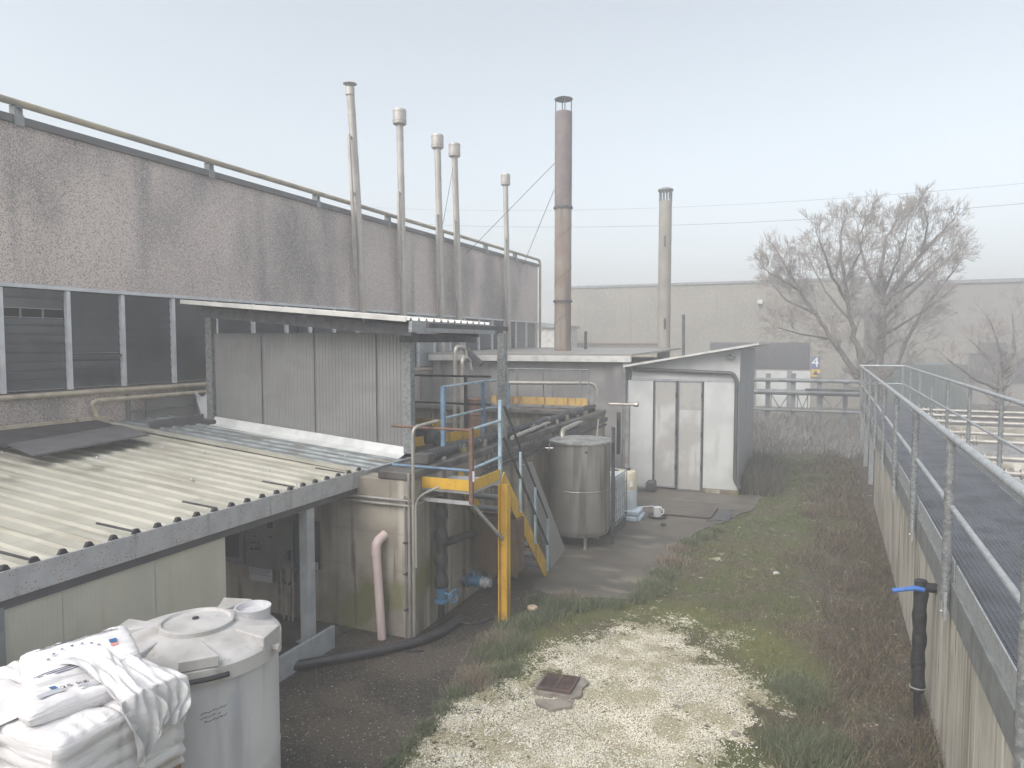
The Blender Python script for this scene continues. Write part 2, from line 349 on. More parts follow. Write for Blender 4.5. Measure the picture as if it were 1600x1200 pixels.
def zoneset(x, y):
    nz = fbm(x * 1.6, y * 1.6, 3); n2 = fbm(x * 5, y * 5, 9)
    d = sdist(x, y, GRAVEL) + (nz - .5) * .9 + (n2 - .5) * .35
    g = sstep(-.42, .55, d)
    for s in SCRAP: g = np.maximum(g, sstep(-.03, .06, sdist(x, y, s) + (n2 - .5) * .2))
    mo = sstep(-.3, .5, sdist(x, y, MOSSY) + (nz - .5) * .9)
    xw = x - y * math.tan(WA)
    br = sstep(-.48, .1, xw + (fbm(x * .9, y * .9, 21) - .5) * 1.5) * sstep(4, 5, y)
    br = br * (1 - .75 * sstep(.52, .6, fbm(x * .8 + 3, y * .8, 31)) * sstep(10, 6, y))
    return g, mo, br, nz, n2
g, mo, br, nz, n2 = zoneset(X, Y)
Zg = (fbm(X * .7, Y * .7, 5) - .47) * .10 * sstep(17, 12, np.abs(Y - 8)) * sstep(-3.6, -2.2, X) - .004 + (n2 - .45) * .02
Zg = np.where((X < -9.3) | (Y > 26) | (X > .8), -.02, Zg); onhard = np.maximum(sdist(X, Y, ASPH), sdist(X, Y, SLAB)); Zg = np.where(onhard > -.15, np.minimum(Zg, -.012), Zg)
me = bpy.data.meshes.new('ground'); nx, ny = X.shape
vs = np.stack([X, Y, Zg], -1).reshape(-1, 3)
ii = np.arange(nx * ny).reshape(nx, ny); fs = np.stack([ii[:-1, :-1], ii[1:, :-1], ii[1:, 1:], ii[:-1, 1:]], -1).reshape(-1, 4)
me.from_pydata(vs.tolist(), [], fs.tolist()); me.shade_smooth()
at = me.color_attributes.new('zones', 'FLOAT_COLOR', 'POINT')
at.data.foreach_set('color', np.stack([g, mo, br, np.ones_like(g)], -1).reshape(-1).astype(np.float32))
def ground_mat():
    m = bpy.data.materials.new('yard_ground'); m.use_nodes = True; t = m.node_tree; N = t.nodes; L = t.links; b = N['Principled BSDF']
    b.inputs['Roughness'].default_value = .9
    tc = N.new('ShaderNodeTexCoord').outputs['Object']; A = N.new('ShaderNodeVertexColor'); A.layer_name = 'zones'
    sp = N.new('ShaderNodeSeparateColor'); L.new(A.outputs[0], sp.inputs[0])
    def noise(s, d=5):
        n = N.new('ShaderNodeTexNoise'); n.inputs['Scale'].default_value = s; n.inputs['Detail'].default_value = d; L.new(tc, n.inputs['Vector']); return n.outputs['Fac']
    def mr(f, a, z):
        r = N.new('ShaderNodeMapRange'); r.inputs[1].default_value = a; r.inputs[2].default_value = z; r.interpolation_type = 'SMOOTHSTEP'; L.new(f, r.inputs[0]); return r.outputs[0]
    def mix(f, a, c):
        x = N.new('ShaderNodeMix'); x.data_type = 'RGBA'
        if isinstance(f, float): x.inputs[0].default_value = f
        else: L.new(f, x.inputs[0])
        for i, v in ((6, a), (7, c)):
            if isinstance(v, tuple): x.inputs[i].default_value = (*v, 1)
            else: L.new(v, x.inputs[i])
        return x.outputs[2]
    def op(o, a, c):
        x = N.new('ShaderNodeMath'); x.operation = o
        for i, v in ((0, a), (1, c)):
            if isinstance(v, float): x.inputs[i].default_value = v
            else: L.new(v, x.inputs[i])
        return x.outputs[0]
    soil = mix(mr(noise(9), .35, .65), (.060, .052, .030), (.10, .088, .052))
    soil = mix(mr(noise(2.2), .42, .6), soil, (.075, .085, .030))
    moss = mix(mr(noise(14), .35, .65), (.08, .10, .022), (.135, .13, .038))
    soil = mix(op('MULTIPLY', sp.outputs[1], .85), soil, moss)
    soil = mix(op('MULTIPLY', sp.outputs[2], .9), soil, mix(mr(noise(12), .4, .65), (.055, .045, .035), (.095, .075, .058)))
    v = N.new('ShaderNodeTexVoronoi'); v.inputs['Scale'].default_value = 85; L.new(tc, v.inputs['Vector'])
    sc = N.new('ShaderNodeSeparateColor'); L.new(v.outputs['Color'], sc.inputs[0])
    stone = mix(mr(sc.outputs[0], 0, 1), (.60, .55, .42), (.84, .81, .70)); stone = mix(mr(sc.outputs[1], .88, .93), stone, (.15, .13, .08))
    stone = mix(mr(v.outputs['Distance'], .45, .8), stone, (.16, .14, .09))
    stone = mix(op('MULTIPLY', mr(noise(2.6), .40, .60), .72), stone, (.25, .23, .13))
    e = op('ADD', op('MULTIPLY', sp.outputs[0], 1.2), op('MULTIPLY', op('SUBTRACT', noise(26, 4), .5), 2.2))
    L.new(mix(mr(op('ADD', e, op('MULTIPLY', op('SUBTRACT', noise(4.5, 4), .5), 2.6)), .52, .74), soil, stone), b.inputs['Base Color'])
    bp = N.new('ShaderNodeBump'); bp.inputs['Strength'].default_value = .6; bp.inputs['Distance'].default_value = .02
    L.new(op('ADD', noise(40, 4), op('MULTIPLY', v.outputs['Distance'], -.6)), bp.inputs['Height']); L.new(bp.outputs[0], b.inputs['Normal'])
    return m
me.materials.append(ground_mat()); struct_o = bpy.data.objects.new('ground', me); col.objects.link(struct_o); struct(struct_o)

def ragged(pl, z, name, mat, amp=.06):
    out = []
    for i in range(len(pl)):
        a = pl[i]; c = pl[(i + 1) % len(pl)]; k = max(1, int((c - a).length / .06))
        for j in range(k):
            p = a.lerp(c, j / k); q = (fbm([p.x * 4], [p.y * 4], 2)[0] - .47) * amp * 4; r = (fbm([p.x * 4], [p.y * 4], 55)[0] - .47) * amp * 4
            if p.x < -4.3 or p.y > 17: q = r = 0
            out.append((p.x + q, p.y + r, z))
    me = bpy.data.meshes.new(name); bm = bmesh.new(); f = bm.faces.new([bm.verts.new(v) for v in out])
    if f.normal.z < 0: f.normal_flip()
    bmesh.ops.triangulate(bm, faces=[f]); bmesh.ops.recalc_face_normals(bm, faces=bm.faces)
    ext = bmesh.ops.extrude_face_region(bm, geom=bm.faces[:])
    bmesh.ops.translate(bm, verts=[v for v in ext['geom'] if isinstance(v, bmesh.types.BMVert)], vec=(0, 0, -.05))
    bmesh.ops.recalc_face_normals(bm, faces=bm.faces)
    bm.to_mesh(me); bm.free(); me.materials.append(mat); o = bpy.data.objects.new(name, me); col.objects.link(o); return struct(o)
G['asphalt'] = M('damp_asphalt', (.052, .042, .031), .7, c2=(.020, .0175, .014), n2=1.1, lo=.45, hi=.56, sp=[((.15, .13, .10), 120, .8, .97), ((.42, .39, .31), 90, .99, .996)], bump=(60, .5))
G['slab'] = M('damp_concrete_slab', (.115, .103, .085), .6, c2=(.075, .068, .058), n2=.9, lo=.42, hi=.6, st=((.17, .155, .12), (1, 3, 1), .55, .7), bump=(30, .15))
ragged(ASPH, .006, 'asphalt_pavement', G['asphalt'])
ragged(SLAB, .012, 'concrete_pavement', G['slab'])

# ------------------------------------------------------------------ factory hall on the left
XB = -9.6
t = T('factory_building', 'long pebble-dashed factory hall with a ribbon of louvre windows', 'building', (XB, 15, 0))
Y0, Y1 = -2.0, 25.15
b = MB(); b.box((XB - 16, Y0, 4.27), (XB, Y1, 6.33)); b.box((XB - 16, Y0, 0), (XB, Y1, 2.82)); b.box((XB - 16, Y0, 2.82), (XB - .5, Y1, 4.27)); b.box((XB - .5, 24.95, 2.82), (XB, Y1, 4.27))
b.build('wall', 'pebble', t, smooth=0)
MB().box((XB - 16.1, Y0, 6.333), (XB + .06, Y1 + .06, 6.43)).build('coping', 'coping', t)
MB().box((XB + .003, Y0, 4.22), (XB + .05, Y1, 4.268)).build('window_lintel', 'white', t)
sl_ = MB(); sl_.tube([(XB + .05, Y0, 2.785), (XB + .05, Y1, 2.785)], .036, 10); sl_.build('window_sill', 'cream', t)
MB().box((XB - .46, Y0, 2.83), (XB - .40, 24.9, 4.26)).build('painted_interior_shade', 'void', t)  # black wall behind the louvres, painted in place of the hall's inner shade
ys = [6.75 - .9 * i for i in range(6, 0, -1)] + [6.75, 7.6, 8.52, 9.42, 10.32, 11.23, 11.95, 12.75, 13.6, 14.5, 15.4, 16.3, 17.2, 18.1, 19, 20, 21, 22, 23, 24, 24.9]
for i in range(len(ys) - 1):
    a, c = ys[i], ys[i + 1]
    pale = 16.2 < a < 18.5 or 13 < a < 14
    shut = a > 22.5
    f = MB().box((XB - .03, a - .028, 2.84), (XB + .035, a + .028, 4.21))
    fr = f.build('window', 'white', t, label='white framed louvre window bay' if i == 7 else None)
    p = MB(); n = 11
    for k in range(n):
        z0 = 2.86 + k * 1.34 / n; z1 = z0 + 1.34 / n + .015
        if shut: continue
        if c <= 6.76 and k in (7, 8):
            if k == 8: continue
            z1 -= .02
        tilt = .12 if (a > 6.7 and a < 7 and k == 3) else .045
        p.box((0, a + .04, 0), (.006, c - .04, z1 - z0), Matrix.Translation((XB - .05, 0, z0)) @ Matrix.Rotation(-math.atan2(-tilt, z1 - z0), 4, 'Y'))
    if shut:
        p.add([(XB - .03, a + .03, 2.84), (XB - .03, c - .03, 2.84), (XB - .03, c - .03, 4.21), (XB - .03, a + .03, 4.21)], [(0, 1, 2, 3)])
        for q in range(12): p.box((XB - .03, a + .05 + q * .075, 2.84), (XB - .015, a + .08 + q * .075, 4.21))
    if not shut:
        q = MB()
        for k in range(n): q.box((XB - .052, a + .04, 2.856 + k * 1.34 / n), (XB - .006 - .034, c - .04, 2.864 + k * 1.34 / n))
        o_e = q.build('louvre_edge', 'slatedge', fr, smooth=0); o_e['kind'] = 'stuff'
    p.build('louvre_pane', 'glasspale' if pale else 'greypanel' if shut else 'glass', fr, smooth=0)
    if 6.7 < a < 7:
        MB().box((XB - .075, a + .05, 4.02), (XB - .066, c - .05, 4.2)).build('pane', 'glasspale', fr, smooth=0)
    if c <= 6.76:
        for yy in (a + .3, a + .6): MB().box((XB - .075, yy - .012, 2.84), (XB - .06, yy + .012, 4.25)).build('inner_mullion', 'greysteel', fr, smooth=0)
b = MB().box((XB + .003, 7.95, .5), (XB + .03, 12.9, 2.68)); b.build('wall_panel', 'greypanel', t)
b = MB()
for yy in (7.62, 8.9, 9.6): b.bar((XB + .05, yy, .5), (XB + .05, yy, 2.72), .06, .04)
b.bar((XB + .05, 7.62, 2.45), (XB + .05, 8.9, 2.45), .04, .03); b.bar((XB + .05, 7.62, 1.98), (XB + .05, 8.9, 1.98), .04, .03); b.build('panel_frame', 'greysteel', t)
MB().tube(bent([(XB + .12, 7.25, 1.9), (XB + .10, 7.0, 2.62), (XB + .12, 7.05, 2.66), (XB + .12, 10.5, 2.66)], .05), .035).build('drain_pipe', 'cream', t)
b = MB().box((XB + .003, 16.4, .5), (XB + .04, 24.9, 2.62)); b.build('wall_panel', 'greypanel', t)

t = T('gas_pipe', 'ochre gas pipe running along the top of the long hall wall', 'pipe', (XB, 15, 6.43))
pp = [(XB + .02, Y0, 6.60), (XB + .02, 25.35, 6.60), (XB + .02, 25.35, 3.05), (XB + 4.6, 25.5, 2.98), (XB + 5.4, 25.5, 2.98)]
MB().tube(bent(pp, .22), .047, 10).build('pipe', 'gaspipe', t)
for i, yy in enumerate([3.7, 6.15, 9.35, 12.2, 14.9, 17.6, 20.5, 22.9]):
    MB().box((XB - .05, yy - .05, 6.43), (XB + .07, yy - .035, 6.56)).box((XB - .05, yy + .035, 6.43), (XB + .07, yy + .05, 6.56)).box((XB - .04, yy - .05, 6.54), (XB + .07, yy + .05, 6.555)).box((XB + .062, yy - .06, 6.30), (XB + .08, yy + .06, 6.44)).build('pipe_bracket', 'greysteel', t)

# ------------------------------------------------------------------ flues on the hall wall
flab = ['slightly bent steel flue with a flat rain cap on the hall wall',
        'straight steel flue with a drum cowl, just beyond the bent flue with the flat cap',
        'steel flue with a drum cowl, nearer of the close pair in the row',
        'steel flue with a drum cowl, farther of the close pair in the row',
        'thinner steel flue with a drum cowl, last of the row before the rusty chimney']
fdat = [(565, 485, 547, 137, .085), (631, 490, 624, 170, .085), (690, 495, 683, 208, .088), (718, 497, 709.5, 222, .088), (794, 500, 789.5, 270, .085)]
for i, (bx_, by_, tx, ty, r) in enumerate(fdat):
    p0 = U(bx_, by_, X=-9.42); p1 = U(tx, ty, X=-9.42)
    zb = 2.5 if i in (0, 1) else 1.9; dy = (p1.y - p0.y) / (p1.z - p0.z)
    bot = Vector((-9.42, p0.y - dy * (p0.z - zb), zb)); top = p1
    t = T('chimney_flue', flab[i], 'flue', bot, 'steel flues rising along the hall wall')
    bow = .05 if i == 0 else 0
    L_ = 14; pts = [bot.lerp(top, k / L_) + Vector((0, bow * math.sin(math.pi * k / L_) + .004 * math.sin(k * 2.1), 0)) for k in range(L_ + 1)]
    if i > 0: pts[-1] = pts[-2].lerp(pts[-1], .35)
    MB().tube(pts, r, 18).build('pipe', 'flue', t)
    s = MB(); z = bot.z + .45
    while z < pts[-1].z - .2:
        f = (z - bot.z) / (top.z - bot.z); c = bot.lerp(top, f) + Vector((0, bow * math.sin(math.pi * f), 0)); s.tube([c - Vector((0, 0, .012)), c + Vector((0, 0, .012))], r + .006, 18); z += .92
    s.build('joint_bands', 'flue', t)['kind'] = 'thing'
    e = pts[-1]
    if i == 0:
        c_ = MB().lathe([(r + .012, -.16), (r + .012, .0)], e, 18)
        for q in range(3): c_.tube([e + Vector((.07 * math.cos(q * 2.1 + .4), .07 * math.sin(q * 2.1 + .4), -.02)), e + Vector((.07 * math.cos(q * 2.1 + .4), .07 * math.sin(q * 2.1 + .4), .09))], .008, 5)
        c_.lathe([(.15, .075), (.15, .085), (.1, .105), (.01, .12)], e, 24); c_.build('rain_cap', 'flue', t)
    else:
        k = .165 if i < 4 else .155
        MB().lathe([(r, -.05), (k - .02, -.02), (k, 0), (k, .05), (k + .008, .055), (k + .008, .07), (k, .075), (k, .27), (k + .006, .275), (k + .006, .3), (k, .305), (k - .01, .34), (k - .05, .35)], e - Vector((0, 0, .05)), 28).build('cowl', 'flue', t)
    a = bot.lerp(top, .42 if i == 0 else .40); c = bot.lerp(top, .845 if i == 0 else .70)
    off = Vector((.02, -.17, 0)); h = MB(); h.bar(a + off + Vector((0, 0, -.1)), c + off, .055, .055); h.build('support_rail', 'flue', t)
    h = MB()
    for q in (.18, .55, .98):
        m_ = a.lerp(c, q); h.bar(m_ + off, m_, .05, .045)
    h.build('clamp', 'greysteel', t)
    if i > 1:
        MB().tube([bot + Vector((0, 0, .01)), bot + Vector((0, 0, -.25))], r * .8, 14).build('base_sleeve', 'rusty', t)

# ------------------------------------------------------------------ basin (concrete tank)
BX0, BX1, BY0, BY1, BZ = -9.55, -4.28, 7.08, 15.5, 1.99
t = T('concrete_basin', 'stained concrete treatment basin with dark water and wet rim', 'basin', (-6.5, BY0, 0))
b = MB().box((BX0, BY0, 0), (BX1, BY0 + .3, BZ - .1)).box((BX1 - .3, BY0 + .3, 0), (BX1, BY1, BZ - .1)).box((BX0, BY1 - .3, 0), (BX1 - .3, BY1, BZ - .1)).box((BX0, BY0 + .3, 0), (BX0 + .2, BY1 - .3, BZ - .1))
b.build('wall', 'concrete', t, smooth=0, bevel=.012)
b = MB()
for z in (.44, .80, 1.24):
    b.box((BX0, BY0 - .002, z), (BX1 - .05, BY0 + .01, z + .004)); b.box((BX1 - .01, BY0 + .05, z), (BX1 + .002, BY1, z + .004))
for k in (1.05, 2.3): b.box((BX1 - k, BY0 - .002, .05), (BX1 + .003 - k, BY0 + .01, BZ - .12))
b.build('formwork_seam', M('formwork_joint', (.19, .17, .14), .9), t, smooth=0)
b = MB().box((-4.72, BY0 - .02, BZ - .097), (BX1 + .03, BY0 + 2.3, BZ)).box((BX0, 8.47, BZ - .097), (-5.021, BY0 + 2.3, BZ)).box((BX1 - .55, BY0 + 2.3, BZ - .097), (BX1 + .03, BY1, BZ)).box((BX0, BY1 - .55, BZ - .097), (BX1 - .55, BY1 + .02, BZ))
b.build('rim', 'concdark', t, smooth=0, bevel=.015)
MB().add([(BX0 + .2, BY0 + .3, 1.55), (BX1 - .3, BY0 + .3, 1.55), (BX1 - .3, BY1 - .3, 1.55), (BX0 + .2, BY1 - .3, 1.55)], [(0, 1, 2, 3)]).build('water', 'water', t, smooth=0)

def rail(name, label, cat, posts, rails, mp, mr, rp=.022, rr=.018, group=None, toe=None, toemat='yellow', square=True):
    """guard rail: posts [(base, top)], rails [[points]], toe boards [(p, q, h)]"""
    t = T(name, label, cat, posts[0][0], group)
    for a, c in posts:
        m = MB(); (m.bar(a, c, rp * 2, rp * 2) if square else m.tube([a, c], rp, 10)); m.build('post', mp, t, smooth=35 if not square else 0)
    for r in rails: MB().tube(bent(r, .06), rr, 8).build('rail', mr, t)
    for a, c, h in (toe or []): MB().bar(Vector(a) + Vector((0, 0, h / 2)), Vector(c) + Vector((0, 0, h / 2)), .012, h).build('toe_board', toemat, t, smooth=0)
    return t
V = Vector
# bridge with mixer, its dark railing and yellow toe boards
t = T('mixer_bridge', 'grey concrete bridge with yellow toe boards across the basin', 'bridge', (-6, 9.6, 1.99))
MB().box((-9.3, 8.9, 1.995), (-5.6, 10.3, 2.045)).build('deck', 'concdark', t)
for a, c in (((-9.2, 8.95), (-5.65, 8.95)), ((-5.63, 8.95), (-5.63, 10.3)), ((-9.2, 10.3), (-5.65, 10.3))):
    MB().bar((a[0], a[1], 2.14), (c[0], c[1], 2.14), .012, .18).build('toe_board', 'yellow', t, smooth=0)
MB().bar((-5.3, 8.6, 2.07), (-4.85, 10.15, 2.07), .014, .14).build('toe_board', 'yellow', t, smooth=0)
rail('guard_rail', 'dark steel guard rail around the mixer behind the grey screen', 'railing',
     [(V((x, 10.35, 2.0)), V((x, 10.35, 2.95))) for x in (-7.6, -6.4, -5.2)] , [[(-9, 10.35, 2.95), (-4.75, 10.35, 2.95)], [(-9, 10.35, 2.5), (-4.75, 10.35, 2.5)]], 'darksteel', 'darksteel')
pb = [U(693, 712, Z=1.99), U(755, 690, Z=1.99), U(789, 684, Z=1.99)]
pb = [V((p.x, p.y, 1.99)) for p in pb]
rail('guard_rail', 'blue steel guard rail on the basin rim beside the stair', 'railing', [(p, p + V((0, 0, .93))) for p in pb],
     [[p + V((0, 0, .92)) for p in pb], [p + V((0, 0, .5)) for p in pb]], 'blue', 'palesteel', .026, .017)
# far railing on a yellow gantry at the back of the basin
q0 = U(793, 632, Y=15.3); q1 = U(920, 632, Y=15.3)
xs = [U(x, 600, Y=15.3).x for x in (794, 808, 849, 863, 907, 920)]
zt = U(800, 576, Y=15.3).z; zb = U(800, 630, Y=15.3).z
rail('guard_rail', 'thin grey railing over a faded yellow kick board at the far end of the basin', 'railing', [(V((x, 15.3, 1.99)), V((x, 15.3, zt))) for x in xs],
     [[V((xs[0], 15.3, zt)), V((xs[-1], 15.3, zt))]], 'greysteel', 'greysteel', .014, .014, toe=[((xs[0] - .4, 15.24, zb), (xs[-1], 15.24, zb), .17)], toemat='yellowold')
# steel pipe loop (tall inverted U) at the far rim
z = U(930, 598, Y=14.6).z
pA = U(932, 600, X=-4.55); yy = pA.y
t = T('steel_pipe', 'bright stainless pipe that rises in a hoop and drops to the steel tank', 'pipe', (-4.5, 14, 1.99))
c0 = U(795, 598, Y=yy - .8); c1 = U(932, 599, Y=yy); c2 = U(932, 648, Y=yy); c3 = U(878, 672, X=-4.05)
MB().tube(bent([c0, c1, c2, c3, c3 + V((.05, -.1, -.35))], .18), .042, 12).build('pipe', 'inoxpipe', t)
MB().tube([c0 + V((0, 0, .0)), (c0.x, c0.y, 1.99)], .03, 10).build('pipe_support', 'blue', t)
# pipes on the rim
t = T('insulated_pipe', 'frosted black lagged pipe lying along the basin rim', 'pipe', (-4.45, 9, 1.99))
pts = [V((-4.45 + .03 * math.sin(k * 1.7), 7.75 + k * .31, 2.07 + .015 * math.sin(k * 2.9))) for k in range(25)]
MB().tube(pts, [.07 + .014 * math.sin(k * 2.3) for k in range(25)], 12).build('pipe', 'frosty', t)
b = MB()
for k in range(12): b.box((-4.56, 8.0 + k * .63, 1.992), (-4.34, 8.07 + k * .63, 2.03 + .03 * (k % 3)))
b.build('pipe_saddle', 'concrete', t)
MB().box((-4.56, 7.6, 1.992), (-4.34, 7.76, 2.12)).build('end_block', 'concdark', t, bevel=.01)
t = T('cream_pipe', 'slim cream pipe lying beside the black lagged pipe on the basin rim', 'pipe', (-4.75, 11, 1.99))
MB().tube([U(800, 684, Z=2.04), U(912, 637, Z=2.04)], .035, 10).build('pipe', 'inoxpipe', t)
t = T('cable_duct', 'grey steel duct fixed along the outside of the basin rim', 'duct', (-4.25, 11, 1.7))
MB().bar((-4.20, 8.9, 1.80), (-4.20, 15.3, 1.80), .06, .09).bar((-4.2, 8.9, 1.68), (-4.2, 15.3, 1.68), .03, .04).build('duct', 'darksteel', t)
# mixer motor behind the rail
t = T('mixer_motor', 'dark grey finned electric motor lying behind the blue rail', 'motor', U(672, 690, Z=1.99))
o_ = U(678, 684, Z=2.1); ax = V((-.55, .1, .02)).normalized()
m = MB().tube([o_, o_ + ax * .34], .15, 20)
for k in range(12): m.tube([o_ + ax * (.04 + k * .024), o_ + ax * (.05 + k * .024)], .168, 20)
m.build('housing', 'darksteel', t); MB().tube([o_ - ax * .08, o_], [.10, .14], 20).build('fan_cover', 'darksteel', t); MB().tube([o_ + ax * .34, o_ + ax * .6], .06, 12).build('shaft', 'greysteel', t)
MB().box((o_.x - .3, o_.y - .12, 1.992), (o_.x + .02, o_.y + .12, 2.02)).build('foot', 'greysteel', t)
MB().box((o_.x - .22, o_.y - .06, o_.z + .14), (o_.x - .06, o_.y + .06, o_.z + .22)).build('terminal_box', 'darksteel', t, bevel=.01)
# vertical steel pipes by the hall wall
t = T('riser_pipes', 'pair of pale pipes bent like walking sticks behind the mixer bridge', 'pipe', (-7.5, 13, 1.9))
for (x, yt, x2) in ((711, 541, 726), (722, 558, 733)):
    a = U(x, 655, Y=12.9); c = U(x, yt, Y=12.9); d = U(x2, yt + 3, Y=13.3); d2 = U(x2 + 3, yt + 20, Y=13.3)
    MB().tube(bent([(a.x, a.y, 1.6), c, d, d2], .16), .042, 10).build('pipe', 'inoxpipe', t)
t = T('cable_tray', 'dark sloping cable tray against the low grey building', 'tray', U(745, 560, Y=13.5))
MB().bar(U(727, 545, Y=13.5), U(752, 570, Y=13.5), .1, .12).build('tray', 'darksteel', t)
t = T('steel_drum', 'rusty brown drum standing behind the blue rail', 'drum', U(745, 640, Y=13.2))
a = U(745, 640, Y=13.2); MB().lathe([(.2, -.5), (.2, -.1), (.21, -.09), (.21, -.07), (.2, -.06), (.2, .2), (.21, .22), (.2, .24)], a, 20).build('drum', 'rusty', t)

# ------------------------------------------------------------------ tall shelter with grey screen
t = T('screen_shelter', 'tall steel shelter with a mono-pitch roof and a ribbed grey screen', 'shelter', (-6.8, 8.3, 2.0))
YP = 8.3
rl = U(283, 469, Y=7.75); rr_ = U(642, 497, Y=7.75); re = U(799, 508, X=-4.05)
sl2 = (rr_.z - rl.z) / (rr_.x - rl.x)
ue = V((1, 0, sl2)); Lr = (-4.72 - rl.x)
corr((rl.x, 7.75, rl.z - .03), ue, (0, 1, 0), Lr, 2.6, .2, .035).build('roof_sheet', 'gutter', t, smooth=0)
MB().bar((rl.x, 7.735, rl.z - .02), (-4.72, 7.735, rl.z - .02 + sl2 * Lr), .012, .06).build('roof_edge', 'gutter', t)
zr = rl.z - .09 + sl2 * Lr
MB().bar((-4.70, 7.8, zr - .02), (-4.70, 10.35, zr - .02), .05, .14).build('eaves_beam', 'galv', t)
b = MB()
for yy in (7.95, 9.9): b.bar((rl.x + .15, yy, rl.z - .17), (-4.75, yy, rl.z - .17 + sl2 * (Lr - .15)), .08, .14)
for k in range(5): b.bar((rl.x + .3 + k * .95, 7.8, rl.z - .075 + sl2 * (.3 + k * .95)), (rl.x + .3 + k * .95, 10.3, rl.z - .075 + sl2 * (.3 + k * .95)), .05, .06)
b.bar((-5.0, 8.1, zr - .16), (-5.0, 10.2, zr - .16), .1, .12); b.build('roof_beam', 'darksteel', t, smooth=0)
pl = U(333, 664, Y=YP); pr = U(640, 722, Y=YP)
for (p, zb_) in ((pl, pl.z), (pr, 1.995)):
    MB().box((p.x - .06, YP - .06, zb_), (p.x + .06, YP + .06, rl.z - .2 + sl2 * (p.x - rl.x))).build('post', 'galvpost', t, smooth=0, bevel=.006)
MB().box((-4.46, 9.95, 1.995), (-4.34, 10.07, zr - .08)).build('post', 'galvpost', t, smooth=0, bevel=.006)
MB().box((pl.x - .22, YP - .12, pl.z - .05), (pl.x + .12, YP + .1, pl.z + .09)).build('post_foot', 'membrane', t, bevel=.03)
sL = U(338, 522, Y=YP); sR = U(633, 517, Y=YP)
zs = lambda x: 1.88 - (x + 5.0) * .083
n = 60; b = MB(); x0_, x1_ = pl.x + .07, pr.x - .07
prof = []
for k in range(n):
    u = x0_ + (x1_ - x0_) * k / n; du = (x1_ - x0_) / n; prof += [(u, 0), (u + du * .6, 0), (u + du * .7, -.006), (u + du * .9, -.006)]
prof.append((x1_, 0)); zt_ = sL.z
b.add([(x, YP + dy, zs(x) + .06) for x, dy in prof] + [(x, YP + dy, zt_) for x, dy in prof], [(i, i + 1, len(prof) + i + 1, len(prof) + i) for i in range(len(prof) - 1)])
pn = b.build('wall_panel', 'screen', t, smooth=0); so_ = pn.modifiers.new('th', 'SOLIDIFY'); so_.thickness = .02; so_.offset = -1
MB().bar((x0_, YP - .005, zt_), (x1_, YP - .005, zt_), .045, .02).build('panel_cap', 'greysteel', t)
for f_ in (.275, .56, .87): MB().box((x0_ + (x1_ - x0_) * f_ - .006, YP - .019, zs(x0_ + (x1_ - x0_) * f_) + .08), (x0_ + (x1_ - x0_) * f_ + .006, YP - .013, zt_ - .01)).build('panel_joint', 'darksteel', t, smooth=0)
fl = MB().add([(x0_, YP - .03, zs(x0_) + .19), (x1_ + .02, YP - .03, zs(x1_) + .19), (x1_ + .02, YP - .06, zs(x1_) + .09), (x0_, YP - .06, zs(x0_) + .09), (x1_ + .02, YP - .20, zs(x1_) + .055), (x0_, YP - .20, zs(x0_) + .055)], [(0, 1, 2, 3), (3, 2, 4, 5)])
fo = fl.build('flashing', 'flash', t, smooth=0); so_ = fo.modifiers.new('th', 'SOLIDIFY'); so_.thickness = .006
t = T('cable_coil', 'black hose coil hung behind the top edge of the ribbed screen', 'hose', (-7.4, 9.0, 3.9))
a = U(478, 512, Y=9.3); MB().tube([a + V((.16 * math.cos(k * .5), 0, .22 * math.sin(k * .5))) for k in range(14)], .022, 8).build('hose', 'blackpipe', t)

# ------------------------------------------------------------------ lean-to
XE = -5.0; SL = -.088
zroof = lambda x: 1.93 + (XE - x) * .088
t = T('lean_to', 'low lean-to with cream ribbed roof and cream cladding below the hall windows', 'shed', (-7, 4.5, 0))
xt = -9.52; LX = XE - .06 - xt
corr((XE - .03, 2.1, zroof(XE) - .045), (-1, 0, .088), (0, 1, 0), XE - .03 - xt, 5.125, .205, .024).build('roof_sheet', 'creamroof', t, smooth=0)
corr((XE - .03, 7.23, zroof(XE) - .018), (-1, 0, .088), (0, 1, 0), XE - .03 - xt, 1.2, .2, .022).build('roof_sheet', 'zinc', t, smooth=0, label='weathered grey roof sheets with white droppings')
MB().box((XE - .03, 1.0, 1.755), (XE, 7.215, 1.955)).build('fascia', 'galvrust', t, smooth=0, bevel=.004)
MB().box((XE - .03, 7.22, 1.77), (XE + .005, 8.44, 1.94)).build('fascia', 'galv', t, smooth=0, bevel=.004)
MB().box((XE - .16, 1.0, 1.68), (XE - .035, 8.2, 1.80)).build('eaves_beam', 'coping', t, smooth=0)
b = MB(); k = 2
for i in range(25):
    y = 2.1 + .205 * i + .1025; zc = 1.955
    if 3.0 < y < 7.2: MB().prism([(XE - .012, y - .042, zc - .012), (XE - .012, y + .042, zc - .012), (XE - .012, y + .016, zc + .034), (XE - .012, y - .016, zc + .034)], (-.03, 0, .002)).build('foam_closure', 'black', t, smooth=0)
b = MB(); c = MB()
for (x, y) in ((163, 861), (265, 798), (371, 768), (27, 861), (125, 837), (319, 714), (255, 711), (462, 742), (420, 728), (152, 729), (178, 818), (300, 745), (540, 705), (5, 732)):
    p = U(x, y, Z=2.05); p = V((p.x, p.y, zroof(p.x) - .01)); MB().lathe([(.022, 0), (.02, .006), (.012, .014), (.006, .018)], p, 10).build('roof_screw', 'galv', t) if p.x < XE - .15 else None
